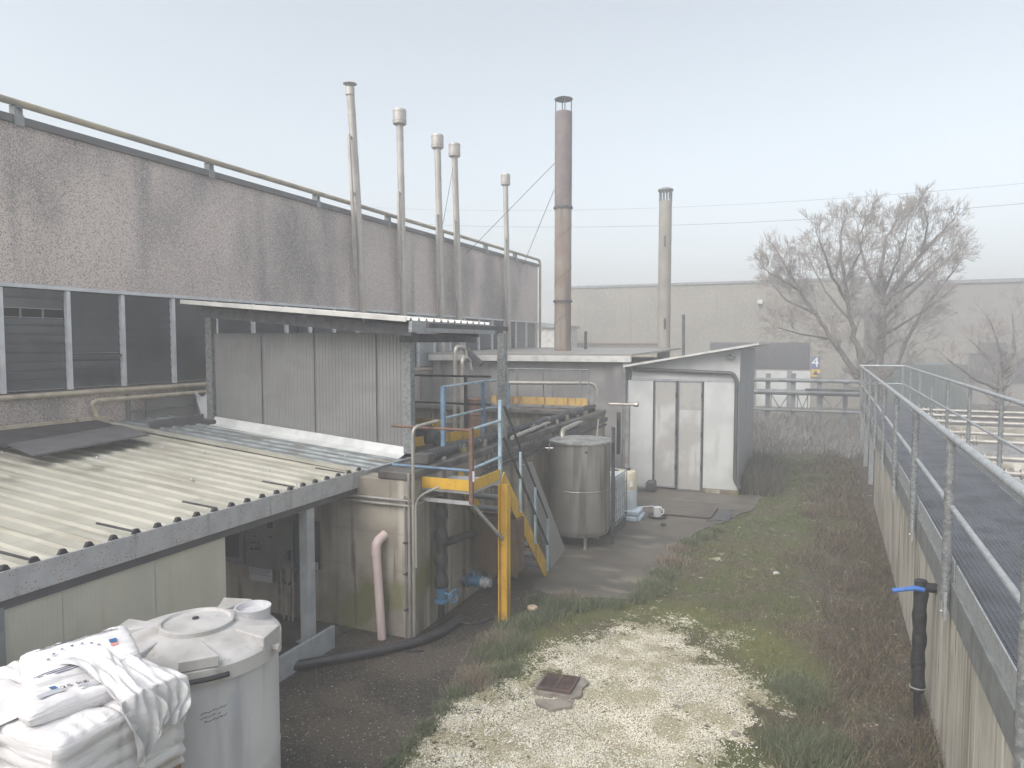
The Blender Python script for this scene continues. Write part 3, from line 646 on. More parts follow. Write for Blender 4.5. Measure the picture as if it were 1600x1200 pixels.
for (x0, y0, x1, y1) in ((165, 824, 205, 832), (0, 873, 45, 884), (293, 789, 335, 796), (413, 731, 455, 739), (495, 733, 535, 741)):
    p = U(x1, y1, X=XE - .02); MB().bar((XE + .01, p.y, 1.985), (XE - .38, p.y - .03, 2.02), .018, .014).build('roof_clip', 'darksteel', t)
MB().bar((xt + .04, 1.5, zroof(xt) + .06), (xt + .04, 7.2, zroof(xt) + .06), .09, .09).build('ridge_flashing', 'cream', t)
MB().bar((XE - .08, 7.24, zroof(XE) - .01), (xt + .1, 7.24, zroof(xt) - .01), .10, .03).build('side_flashing', 'creamroof', t)
n = 0
pe = [3.02, 3.44, 4.24, 5.02]; b = MB()
for i in range(3):
    a, c = pe[i] + .003, pe[i + 1] - .003; n = max(3, int((c - a) / .035)); pr_ = []
    for k in range(n):
        u = a + (c - a) * k / n; d = (c - a) / n; pr_ += [(u, 0), (u + d * .8, 0), (u + d * .9, -.0014)]
    pr_.append((c, 0))
    b.add([(XE - .06 + dx, y, .02) for y, dx in pr_] + [(XE - .06 + dx, y, 1.76) for y, dx in pr_], [(j, j + 1, len(pr_) + j + 1, len(pr_) + j) for j in range(len(pr_) - 1)])
b.box((XE - .10, 3.02, .02), (XE - .064, 5.02, 1.7)); b.build('cladding_panel', 'creamwall', t, smooth=0)
MB().box((XE - .12, 2.9, 0), (XE - .03, 3.015, 1.7)).build('post', 'greysteel', t)
MB().box((XE - .18, 6.2, .0), (XE - .06, 6.32, 1.69)).build('post', 'postlight', t, bevel=.006)
MB().box((XE - .14, 5.0, 0), (XE - .1, 5.06, 1.69)).build('post', 'coping', t)
a = U(430, 1100, X=XE + .02); c = U(520, 1050, X=XE + .02)
MB().box((XE - .02, 4.7, .0), (XE + .02, 6.55, .26)).build('kick_plate', 'postlight', t, smooth=0, bevel=.004)
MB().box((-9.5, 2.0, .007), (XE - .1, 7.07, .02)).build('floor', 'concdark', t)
MB().box((XE - 1.6, 3.0, .02), (XE - 1.55, 5.0, 1.7)).build('shade_panel', 'void', t)  # added black sheet, painted shade of the lean-to's inside
def board(name, label, cat, pts, th, mat):
    o = MB().prism(pts, th).build(name, mat, None, smooth=0, bevel=.004); return tag(o, label, cat)
zz = lambda x, y, d: V((U(x, y, Z=2.25).x, U(x, y, Z=2.25).y, zroof(U(x, y, Z=2.25).x) + d))
board('roof_board', 'dark membrane sheet lying on the cream roof against the wall', 'board', [zz(-120, 700, .05), zz(0, 704, .05), zz(12, 706, .05), zz(187, 676, .05), zz(150, 671, .05), zz(-120, 688, .05)], (0, 0, .02), 'membrane')
board('roof_board', 'smooth charcoal board lying on the cream roof in front of the membrane sheet', 'board', [zz(12, 706, .085), zz(52, 715, .085), zz(233, 684, .085), zz(190, 677, .085)], (0, 0, .022), 'greyboard')
a = U(232, 668, X=-9.0); 
o = MB().bar(U(233, 668, Y=7.35) + V((0, 0, 0)), U(318, 655, Y=8.25), .03, .17).build('leaning_board', 'greyboard', None, smooth=0, bevel=.004)
tag(o, 'grey plank propped on edge between the grey roof sheets and the hall wall', 'board')
a = U(321, 665, Y=8.55); c = U(321, 617, Y=8.55)
o = MB().sheet(lambda u, v: (a.x - .13 + .26 * u + .03 * math.sin(v * 5), 8.5 + .05 * math.sin(u * 6 + v * 3), a.z - .05 + (c.z - a.z + .05 + .04 * math.sin(u * 9)) * v), 8, 10, (0, .05, 0)).build('sack', 'plastic', None); tag(o, 'torn white sack standing behind the left post of the screen', 'sack')

# electrical gear under the lean-to, on the basin's front wall
YF = BY0 - .006
def at(x, y, dy=0): return U(x, y, Y=YF - dy)
a = at(384, 884, .3); c = at(437, 788, .3)
t = T('control_cabinet', 'grey electrical control cabinet with rows of push buttons under the lean-to', 'cabinet', (a.x, YF, a.z))
MB().box((a.x, YF - .3, a.z), (c.x, YF, 1.66)).build('body', 'cabinet', t, bevel=.008)
MB().box((a.x + .015, YF - .312, a.z + .015), (c.x - .015, YF - .302, 1.64)).build('door', 'cabinet', t, bevel=.003)
b = MB()
for (x, y) in ((394, 847), (400, 847), (406, 847), (400, 837), (423, 839), (394, 857), (401, 857), (407, 857)):
    p = U(x, y, Y=YF - .312); b.tube([p, p - V((0, .02, 0))], .016, 10)
b.build('push_button', 'inkdark', t)
p = U(422, 819, Y=YF - .313); MB().box((p.x - .04, YF - .322, p.z - .05), (p.x + .04, YF - .313, p.z + .05)).build('meter_window', 'cabdark', t)
MB().box((c.x + .001, YF - .2, a.z + .1), (c.x + .02, YF - .08, a.z + .22)).build('side_socket', 'cabdark', t)
for dx, sway in ((-.10, 0), (-.03, .02), (.03, .05)):
    MB().tube(bent([(c.x - .1 + dx, YF - .12, a.z), (c.x - .1 + dx + sway, YF - .08, .8), (c.x - .1 + dx + sway, YF - .06, .25), (c.x + .05 + dx, YF - .2, .05)], .1), .014, 8).build('cable', 'conduit', t)
a2 = at(458, 888, .12); c2_ = at(490, 818, .12)
t = T('inverter_box', 'black wall box with a glossy dark door beside the lean-to post', 'cabinet', (a2.x, YF, a2.z))
MB().box((a2.x, YF - .12, a2.z), (c2_.x, YF, c2_.z)).build('body', 'cabdark', t, bevel=.006)
MB().box((a2.x + .05, YF - .128, a2.z + .02), (c2_.x - .02, YF - .121, c2_.z - .02)).build('door', G['farglass'], t)
MB().box((c2_.x - .02, YF - .14, a2.z + .03), (c2_.x + .06, YF - .122, a2.z + .12)).build('name_plate', 'paper', t)
MB().tube([(a2.x - .01, YF - .125, a2.z), (a2.x - .01, YF - .125, c2_.z)], .006, 6).build('door_edge', 'galv', t)
MB().tube([V((a2.x + .3 * k / 12 - .3, YF - .05, a2.z - .05 - .2 * math.sin(math.pi * k / 12))) for k in range(13)], .012, 6).build('cable', 'blackpipe', t)
a3 = at(352, 878, .22); c3_ = at(380, 800, .22)
t = T('meter_box', 'dark wall box with a pale frame, half hidden by the cream cladding', 'cabinet', (a3.x, YF, a3.z))
MB().box((a3.x - .25, YF - .22, a3.z), (c3_.x, YF, 1.62)).build('body', 'cabinet', t, bevel=.02); MB().box((a3.x - .2, YF - .23, a3.z + .08), (c3_.x - .08, YF - .222, 1.58)).build('window', 'cabdark', t)
a4 = at(391, 905, .04); c4 = at(426, 884, .04)
o = MB().box((a4.x, YF - .05, a4.z), (c4.x, YF - .04, c4.z + .1)).build('notice', 'paper', None, smooth=0); tag(o, 'white paper notice with lines of print below the control cabinet', 'notice')
b = MB()
for k in range(7): b.box((a4.x + .02, YF - .0525, c4.z - .01 - k * .022), (c4.x - .02 - .03 * (k % 3), YF - .0505, c4.z - .004 - k * .022))
pr_ = b.build('print_line', 'ink', o, smooth=0)
# pipes on the basin's walls
p = U(597, 1008, Y=YF - .12)
t = T('drain_pipe', 'pale pink plastic drainpipe with an elbow into the concrete wall', 'pipe', (p.x, YF - .12, 0))
e = U(590, 845, Y=YF - .12)
MB().tube([(p.x, YF - .12, .0), (e.x - .02, YF - .12, e.z - .14)], .052, 16).build('pipe', 'pink', t)
MB().tube(bent([(e.x - .02, YF - .12, e.z - .17), (e.x - .02, YF - .12, e.z - .02), (e.x + .01, YF + .02, e.z + .04)], .13), .057, 16).build('elbow', 'pink', t)
t = T('wall_conduit', 'grey electrical conduits at the corner of the concrete basin', 'conduit', (-4.4, YF, 0))
for (x, y0, y1) in ((634, 775, 1003), (641, 640, 1000)):
    a = U(x, y1, Y=YF - .03); MB().tube([(a.x, YF - .03, .02), (a.x, YF - .03, U(x, y0 + 100, Y=YF - .03).z if x == 641 else U(x, y0, Y=YF - .03).z)], .012 if x == 634 else .018, 8).build('conduit', 'conduit', t)
for z in (1.66, 1.60): MB().tube(bent([(-5.4, YF - .03, z), (BX1 + .03, YF - .03, z), (BX1 + .03, YF + .5, z)], .05), .016, 8).build('conduit', 'conduit', t)
b = MB()
for z in (.35, .78, 1.15): a = U(634, 900, Y=YF - .03); b.box((a.x - .025, YF - .045, z), (a.x + .025, YF, z + .02))
b.build('clip', 'inkdark', t)
t = T('standpipe', 'thin steel pipe standing at the basin corner with a hooked top', 'pipe', (-4.25, 7.0, 0))
a = U(645, 1000, Y=YF - .06); h = U(645, 668, Y=YF - .06)
MB().tube(bent([(a.x + .02, YF - .06, .01), (a.x + .02, YF - .06, h.z), (a.x + .12, YF + .35, h.z + .04)], .1), .02, 10).build('pipe', 'inoxpipe', t)
MB().tube(bent([(a.x + .055, YF - .06, .9), (a.x + .055, YF - .06, 1.72), (a.x + .3, YF + .05, 1.84)], .2), .014, 8).build('hose', 'conduit', t)

# ------------------------------------------------------------------ access platform and stair
PX, PY0, PY1, PZ = -3.6, 7.32, 8.12, 1.80
t = T('access_stair', 'yellow steel access platform and steep stair up to the basin', 'stairs', (PX, PY1, 0))
MB().box((BX1 + .01, PY0, PZ - .06), (PX, PY1, PZ - .02)).build('deck', 'galv', t)
MB().box((BX1 + .01, PY0 - .01, PZ - .19), (PX, PY0 + .03, PZ - .15)).build('deck_edge', 'galvrust', t)
MB().bar((BX1 + .02, PY0 - .012, PZ + .04), (PX - .01, PY0 - .012, PZ + .04), .012, .13).build('toe_board', 'yellow', t, smooth=0)
MB().bar((PX, PY0, PZ + .04), (PX, PY1, PZ + .04), .012, .13).build('toe_board', 'yellow', t, smooth=0)
pp_ = U(788, 970, Z=0)
b = MB().box((pp_.x - .06, pp_.y - .06, 0), (pp_.x - .045, pp_.y + .06, PZ - .06)).box((pp_.x + .045, pp_.y - .06, 0), (pp_.x + .06, pp_.y + .06, PZ - .06)).box((pp_.x - .045, pp_.y - .01, 0), (pp_.x + .045, pp_.y + .0, PZ - .06))
b.build('leg', 'yellow', t, smooth=0, bevel=.002)
MB().bar((PX - .05, PY0 + .05, PZ - .17), (pp_.x - .01, PY1 - .05, 1.0), .035, .035).build('brace', 'galv', t)
s0, s1 = V((PX, PY1 + .05, PZ + .0)), V((PX - .02, 9.9, .03))
for dx in (0, -.62): MB().bar(s0 + V((dx, 0, -.02)), s1 + V((dx, 0, 0)), .014, .20).build('stringer', 'yellow', t, smooth=0)
for k in range(8):
    q = s0.lerp(s1, (k + .6) / 8.4); MB().box((q.x - .61, q.y - .11, q.z - .03), (q.x - .01, q.y + .11, q.z)).build('tread', 'greysteel', t, smooth=0)
MB().bar((PX, PY0 - .02, PZ - .17), (PX, PY0 - .02, PZ + .72), .045, .045).build('post', 'rusty', t, smooth=0)
MB().box((PX + .025, PY0 - .045, PZ + .1), (PX + .05, PY0 - .035, PZ + .22)).build('tag_plate', 'paper', t, smooth=0)
MB().bar((PX, PY1, PZ), (PX, PY1, PZ + .98), .04, .04).build('post', 'palesteel', t, smooth=0)
for z, mm in ((.70, 'palesteel'), (.24, 'palesteel')): MB().tube([(PX, PY0 - .02, PZ + z), (PX, PY1, PZ + z + .02)], .017, 8).build('rail', mm, t)
for z, mm in ((.69, 'rusty'), (.22, 'blue')): MB().tube([(BX1 - .4, PY0 + .0, PZ + z), (PX, PY0 - .02, PZ + z)], .016, 8).build('rail', mm, t)
for k, f in enumerate((.33, .66, .97)):
    q = s0.lerp(s1, f); MB().bar(q + V((.03, 0, 0)), q + V((.03, 0, .82)), .03, .03).build('post', 'palesteel', t, smooth=0)
for z in (.8, .4): MB().tube([s0 + V((.03, 0, z + .1)), s0.lerp(s1, .97) + V((.03, 0, z))], .018, 8).build('rail', 'darksteel', t)
xq = PX - .06
pts = [(xq, U(859, 888, X=xq).y, .02), (xq, U(882, 864, X=xq).y, .12), (xq, U(830, 722, X=xq).y, U(830, 722, X=xq).z), (xq, U(813, 727, X=xq).y, U(813, 727, X=xq).z)]
o = MB().prism(pts, (.02, 0, 0)).build('steel_sheet', 'greypanel', None, smooth=0, bevel=.003); tag(o, 'plain grey steel sheet leaning along the stair beside the steel tank', 'sheet')
a = U(720, 890, Y=8.6); c = U(808, 812, Y=8.6)
t = T('sheet_cover', 'rust brown sheet metal cover hung on the basin wall under the stair', 'cover', (-4.1, 8.9, a.z))
bb = [(BX1 + .02, c.z - .12), (BX1 + .04, c.z - .04), (BX1 + .12, c.z), (c.x + .02, c.z), (c.x + .02, a.z + .06), (c.x - .3, a.z + .02), (BX1 + .1, a.z)]
MB().prism([(x, 8.6, z) for x, z in bb], (0, .22, 0)).build('cover', 'brown', t, smooth=0, bevel=.015)
MB().box((c.x - .06, 8.58, a.z + .01), (c.x + .02, 8.597, c.z - .08)).build('side_flap', 'brown', t, smooth=0)
# wrapped pipe and valve
p = U(690, 985, X=BX1 + .16)
t = T('wrapped_pipe', 'black wrapped pipe with a blue hand valve under the yellow platform', 'pipe', (p.x, p.y, 0))
z0, z1 = U(690, 925, X=p.x).z, 1.62
MB().tube([V((p.x + .004 * math.sin(k * 1.3), p.y, z0 + .06 + (z1 - z0 - .06) * k / 24)) for k in range(25)], [.075 + .016 * math.sin(k * 1.05) for k in range(25)], 14).build('lagging', 'black', t)
MB().tube([V((p.x, p.y, 1.05)), V((p.x + .08, p.y + .75, 1.0))], .05, 12).build('branch', 'black', t)
MB().lathe([(.05, -.1), (.09, -.1), (.09, -.07), (.055, -.06), (.06, 0), (.055, .05), (.085, .06), (.085, .08), (.05, .08)], (p.x, p.y, z0 - .02), 18).build('valve_body', 'valveblue', t)
MB().tube([(p.x, p.y, 0), (p.x, p.y, z0 - .1)], .04, 12).build('pipe', 'blackpipe', t)
hw = V((p.x + .2, p.y - .05, z0 + .0)); MB().tube([(p.x, p.y, z0), hw], .018, 8).build('valve_stem', 'valveblue', t)
b = MB().tube([hw + V((.02 * math.sin(k * .8), .08 * math.cos(k * .4363 * 1.2), .08 * math.sin(k * .4363 * 1.2))) for k in range(13)], .012, 6); b.tube([hw + V((0, -.07, 0)), hw + V((0, .07, 0))], .008, 5); b.build('hand_wheel', 'valveblue', t)
a = U(757, 910, Y=8.35)
t = T('pump_valve', 'blue flanged valve with a grey coupling low under the stair', 'valve', (a.x, a.y, a.z))
MB().tube([(BX1, a.y, a.z), (BX1 + .12, a.y, a.z)], .04, 12).build('pipe', 'greysteel', t)
b = MB()
for x in (.1, .28): b.tube([(BX1 + x, a.y, a.z), (BX1 + x + .03, a.y, a.z)], .095, 16)
b.tube([(BX1 + .13, a.y, a.z), (BX1 + .28, a.y, a.z)], .06, 14).tube([(BX1 + .2, a.y, a.z), (BX1 + .2, a.y, a.z + .15)], .03, 10); b.build('valve_body', 'valveblue', t)
MB().tube([(BX1 + .31, a.y, a.z), (BX1 + .38, a.y, a.z), (BX1 + .39, a.y, a.z), (BX1 + .44, a.y, a.z)], [.075, .075, .055, .055], 16).build('coupling', 'galv', t)
t = T('ground_pipe', 'black plastic pipe lying on the ground along the concrete basin', 'pipe', (-4.6, 6.8, 0))
pts = [U(300, 1075, Z=.06), U(430, 1046, Z=.06), U(520, 1030, Z=.06), U(600, 1015, Z=.06), U(650, 1003, Z=.06), U(690, 988, Z=.06), U(708, 975, Z=.06), U(722, 966, Z=.05)]
MB().tube(bent(pts, .3), .055, 14).build('pipe', 'blackpipe', t)
o = MB().tube([U(702, 972, Z=.02), U(720, 972, Z=.04), U(735, 975, Z=.03), U(752, 972, Z=.02), U(770, 966, Z=.02)], .018, 8).build('loose_hose', 'blackpipe', None); tag(o, 'short loose black hose on the ground beside the yellow leg', 'hose')

# ------------------------------------------------------------------ steel tank, tote, drum, cans
c = V((-3.68, 11.72, 0))
t = T('steel_tank', 'upright cylindrical stainless steel tank with a flat lid', 'tank', c)
MB().lathe([(.40, .2), (.48, .22), (.515, .28), (.52, .34), (.52, .98), (.524, .985), (.524, 1.0), (.52, 1.005), (.52, 1.78)], c, 64).build('shell', 'inox', t)
MB().lathe([(.52, 1.775), (.555, 1.778), (.56, 1.80), (.555, 1.825), (.50, 1.835), (.2, 1.86), (.02, 1.865)], c, 64).build('lid', 'inox', t)
for k in range(3):
    an = R_(-60 + 120 * k); q = c + V((.40 * math.cos(an), .40 * math.sin(an), 0)); MB().tube([q + V((0, 0, .012)), q + V((0, 0, .3))], .035, 10).lathe([(.06, .012), (.06, .025)], q, 12).build('leg', 'inox', t)
q = U(852, 700, D=11.3); MB().tube([q, q + V((.12, .03, .0))], .012, 6).tube([q + V((.05, 0, -.06)), q + V((.08, 0, .12))], .008, 5).build('latch', 'inox', t)
q = c + V((.25, -.46, 1.68)); MB().tube([q, q + V((.02, -.05, 0))], .022, 10).build('nozzle', 'darksteel', t)
q = U(937, 683, Z=1.84); MB().tube([U(935, 655, D=12.2), U(932, 690, D=12.2)], .016, 8).build('vent_pipe', 'inoxpipe', t)
ps = U(957, 850, Z=.012)
o = MB().bar((ps.x, ps.y, .012), (ps.x, ps.y, 2.05), .05, .05).build('steel_post', 'darksteel', None, smooth=0); tag(o, 'dark steel post standing right behind the steel tank', 'post')
q = V((-3.75, 12.6, 0))
t = T('liquid_tote', 'white plastic tote in a wire cage behind the steel tank', 'tote', q)
tx0, tx1, ty0, ty1, tz0, tz1 = -4.1, -3.22, 12.35, 13.2, .2, 1.08
MB().box((tx0 + .02, ty0 + .02, tz0), (tx1 - .02, ty1 - .02, tz1 - .03)).build('bottle', 'tote', t, bevel=.05)
b = MB()
for k in range(7):
    x = tx0 + (tx1 - tx0) * k / 6; b.tube([(x, ty0, tz0), (x, ty0, tz1)], .009, 6); b.tube([(x, ty1, tz0), (x, ty1, tz1)], .009, 6)
    y = ty0 + (ty1 - ty0) * k / 6; b.tube([(tx0, y, tz0), (tx0, y, tz1)], .009, 6); b.tube([(tx1, y, tz0), (tx1, y, tz1)], .009, 6)
for k in range(5):
    z = tz0 + (tz1 - tz0) * k / 4; b.tube([(tx0, ty0, z), (tx1, ty0, z), (tx1, ty1, z), (tx0, ty1, z), (tx0, ty0, z)], .011, 6)
b.build('cage', 'galv', t)
b = MB()
for x in (tx0 + .05, (tx0 + tx1) / 2, tx1 - .05): b.box((x - .05, ty0, .013), (x + .05, ty1, .16))
b.box((tx0, ty0, .165), (tx1, ty1, .195)); b.build('pallet_base', 'darksteel', t)
q = U(979, 793, D=14.1); c = V((q.x, q.y, 0))
t = T('dosing_drum', 'tall white plastic dosing drum yellowed at the top, by the shed corner', 'drum', (c.x, c.y, .22))
zt_ = U(979, 735, D=14.1).z; r = .205
MB().lathe([(r - .02, .22), (r, .25), (r, .62)], c, 28).build('body', 'tote', t)
MB().lathe([(r + .001, .62), (r + .001, zt_ - .06), (r - .03, zt_), (r * .5, zt_ + .02)], c, 28).build('upper_body', 'drumyellow', t)
MB().lathe([(.07, zt_ + .015), (.07, zt_ + .06)], c, 16).build('cap', 'inkdark', t)
MB().box((c.x + .1, c.y - .19, zt_ - .28), (c.x + .16, c.y - .185, zt_ - .16), ).build('sticker', 'signwhite', t)
for k, (x, z, lab) in enumerate(((983, .0, 'lower pale blue canister under the white dosing drum'), (997, .0, 'pale blue canister at the outer end beside the dosing drum'), (985, .13, 'upper pale blue canister that carries the dosing drum'))):
    q = U(x, 805, D=14.0); q.z = .012 + z * .85; wd = (.2, .09, .21)[k]
    t = T('canister', lab, 'canister', q, 'pale blue canisters under the dosing drum')
    MB().box((q.x - wd, q.y - .15, q.z), (q.x + wd * .9, q.y + .3, q.z + .1)).build('body', 'carton', t, bevel=.025)
    MB().tube([(q.x - .05, q.y - .15, q.z + .06), (q.x - .05, q.y - .175, q.z + .06)], .025, 10).build('cap', 'signblue', t)
t = T('downpipe', 'grey plastic downpipe dropping from a wall bracket into the dosing drum', 'pipe', (c.x, c.y, 1.2))
tp = U(978, 632, D=14.3)
MB().tube([(c.x, c.y, zt_ + .05), (c.x + .01, c.y, tp.z)], .05, 12).build('pipe', 'conduit', t)
MB().tube([tp + V((-.35, 0, 0)), tp + V((.2, .05, 0))], .028, 10).tube([tp + V((.16, .05, 0)), tp + V((.24, .05, 0))], .05, 10).build('overflow_arm', 'inoxpipe', t)
MB().tube(bent([tp + V((-.15, .0, -.18)), tp + V((-.12, -.1, -.3)), tp + V((-.12, -.1, -1.0))], .1), .04, 10).build('black_hose', 'blackpipe', t)
# small pump, jug, mat
q = U(1012, 770, Y=16.3)
t = T('water_pump', 'small dark pump on the slab against the shed wall', 'pump', (q.x, 16.4, .012))
MB().box((q.x - .05, 16.3, .02), (q.x + .16, 16.55, .27)).build('body', 'darksteel', t, bevel=.03); MB().tube([(q.x - .3, 16.4, .12), (q.x - .05, 16.4, .12)], .08, 12).build('motor', 'greysteel', t); MB().tube([(q.x - .5, 16.4, .12), (q.x - .3, 16.4, .12)], .025, 8).build('pipe', 'galv', t)
q = U(1027, 808, Z=.02)
t = T('drip_tray', 'round black drip tray on the slab under the white jug', 'tray', q)
MB().lathe([(.10, .0), (.17, .004), (.19, .04), (.18, .04), (.165, .015), (.02, .012)], q, 24).build('tray', 'blackpipe', t)
t = T('measuring_jug', 'small white plastic measuring jug with a handle', 'jug', q + V((0, 0, .02)))
MB().lathe([(.07, .018), (.075, .03), (.085, .2), (.088, .205), (.08, .205), (.07, .04), (.01, .03)], q, 20).build('body', 'signwhite', t)
MB().tube([q + V((.08, -.02, .18)), q + V((.13, -.03, .17)), q + V((.135, -.03, .1)), q + V((.08, -.02, .06))], .012, 8).build('handle', 'signwhite', t)
o = MB().tube([q + V((-.5, .25, .1)), q + V((-.3, .1, .16)), q + V((-.1, .02, .21)), q + V((-.02, 0, .12))], .012, 8).build('white_hose', 'signwhite', None); tag(o, 'thin white hose that ends in the measuring jug', 'hose')
pts = [V((*U(x, y, Z=.02)[:2], .03)) for x, y in ((1032, 788), (1122, 795), (1110, 811), (1030, 804))]
o = MB().prism(pts, (0, 0, .02)).build('rubber_mat', G['slab'], None, smooth=0); tag(o, 'flat brown mat lying on the slab before the shed doors', 'mat')
t = T('metal_ramp', 'dark grey ribbed metal plate beside the brown mat', 'plate', U(1125, 805, Z=.012))
pts = [V((*U(x, y, Z=.02)[:2], .013)) for x, y in ((1126, 796), (1145, 796), (1140, 814), (1104, 814), (1112, 812))]
MB().prism(pts, (0, 0, .012)).build('plate', 'darksteel', t, smooth=0)

# ------------------------------------------------------------------ white shed and low grey building
YS = 16.9; xl, xr = -4.02, -1.52
t = T('white_shed', 'white metal shed with tall folding doors and a sloping roof', 'shed', (-2.8, YS, 0))
zl_, zr2 = 2.92, 3.36; ye = 21.2
zf = lambda x: zl_ + (x - xl) / (xr - xl) * (zr2 - zl_)
MB().add([(xl, YS, 2.6), (xr, YS, 2.6), (xr, YS, zf(xr)), (xl, YS, zf(xl)), (xl, YS + .05, 2.6), (xr, YS + .05, 2.6), (xr, YS + .05, zf(xr)), (xl, YS + .05, zf(xl))],
    [(0, 1, 2, 3), (7, 6, 5, 4), (0, 4, 5, 1), (1, 5, 6, 2), (2, 6, 7, 3), (3, 7, 4, 0)]).build('front_panel', 'shedwhite', t, smooth=0)
b = MB().box((xr - .05, YS + .053, .0), (xr, ye, 3.34)).box((xl, ye - .05, 0), (xr - .053, ye, 2.9)).box((xl, YS + .053, 0), (xl + .05, ye - .053, 2.9)); b.build('side_wall', 'shedgrey', t, smooth=0)
MB().box((xl + .06, YS + .3, .05), (xr - .06, YS + .34, 2.9)).build('shade_backing', 'void', t)  # added black sheet behind the doors, shade put into its colour
b = MB()
for (xa, xb, m_, z0, nm) in ((980, 1020, 'shedwhite', .02, 'door'), (1022.5, 1056, 'shedbeige', .05, 'door'), (1059.5, 1096, 'shedbeige', .0, 'door'), (1099, 1153, 'shedwhite', .1, 'door')):
    A = U(xa, 700, Y=YS).x; B = U(xb, 700, Y=YS).x; z0 = max(z0, .02)
    d = MB().box((A, YS - .03, z0), (B, YS + .02, 2.59)).build('door', m_, t, smooth=0, bevel=.008)
    e = MB()
    for x in (A + .012, B - .012): e.box((x - .012, YS - .036, z0), (x + .012, YS - .031, 2.59))
    if m_ == 'shedbeige':
        e.box((A + .02, YS - .035, z0), (B - .02, YS - .031, z0 + .03)); e.box((A + .02, YS - .035, 2.56), (B - .02, YS - .031, 2.59))
        e.build('frame', 'greysteel', d, smooth=0)
        if xa > 1050: MB().box((A + .03, YS - .034, 1.92), (B - .03, YS - .031, 2.55)).build('upper_sheet', M('upper_door_sheet', (.37, .365, .345), .6), d, smooth=0)
        h = MB()
        for z in (.5, 1.3, 2.2): h.tube([(B, YS - .045, z), (B, YS - .045, z + .12)], .016, 8)
        h.build('hinge', 'darksteel', d)
MB().box((xl, YS - .04, 2.594), (xr, YS - .003, 2.64)).build('door_track', 'galv', t, smooth=0)
for x in (1021.2, 1057.8, 1097.5): 
    X_ = U(x, 700, Y=YS).x; MB().box((X_ - .022, YS - .012, .02), (X_ + .022, YS + .025, 2.585)).build('door_post', 'darksteel', t, smooth=0)
MB().box((U(1097, 700, Y=YS).x, YS - .08, 0), (xr + .02, YS + .04, .095)).build('kerb', 'concrete', t, bevel=.01)
rf = MB().prism([(xl - .12, YS - .35, zf(xl - .12) + .01), (xr + .42, YS - .35, zf(xr + .42) + .01), (xr + .42, YS - .35, zf(xr + .42) + .06), (xl - .12, YS - .35, zf(xl - .12) + .06)], (0, ye - YS + .5, 0)); rf.build('roof', 'gutter', t, smooth=0)
p0 = U(985, 573, Y=YS - .08); 
MB().tube(bent([(xl + .05, YS - .1, zf(xl) - .05), (xl + .12, YS - .1, 2.86), (xr - .13, YS - .1, 2.80), (xr - .06, YS - .1, 2.6), (xr - .06, YS - .1, .35), (xr + .05, YS - .1, .18)], .12),   .045, 12).build('rain_pipe', 'coping', t)
q = U(1142, 558, Y=YS - .1); l = MB().box((q.x - .12, YS - .16, q.z - .03), (q.x + .08, YS - .004, q.z + .02)).tube([(q.x, YS - .1, q.z + .02), (q.x, YS - .1, q.z + .07)], .03, 10); l.build('flood_lamp', 'greysteel', t)

t = T('low_building', 'low grey rendered building with a pale gutter behind the basin', 'building', (-6.5, 17, 0))
MB().box((-9.55, YS + .1, 0), (xl - .03, 23.5, 3.0)).build('wall', 'lowwall', t, smooth=0)
MB().box((-9.55, YS - .15, 3.02), (xl + .0, YS - .02, 3.17)).build('gutter', 'gutter', t, smooth=0, bevel=.01)
MB().prism([(-9.55, YS - .12, 3.172), (xl + .02, YS - .12, 3.172), (xl + .02, 23.7, 3.27), (-9.55, 23.7, 3.27)], (0, 0, .05)).build('roof', 'greypanel', t, smooth=0)
MB().box((xl - .45, YS + .0, 0), (xl - .03, YS + .098, 2.98)).build('pilaster', 'lowwall', t, smooth=0)
MB().tube([(xl - .15, YS - .08, 0.05), (xl - .15, YS - .08, 3.0)], .055, 12).build('rain_pipe', 'greysteel', t)

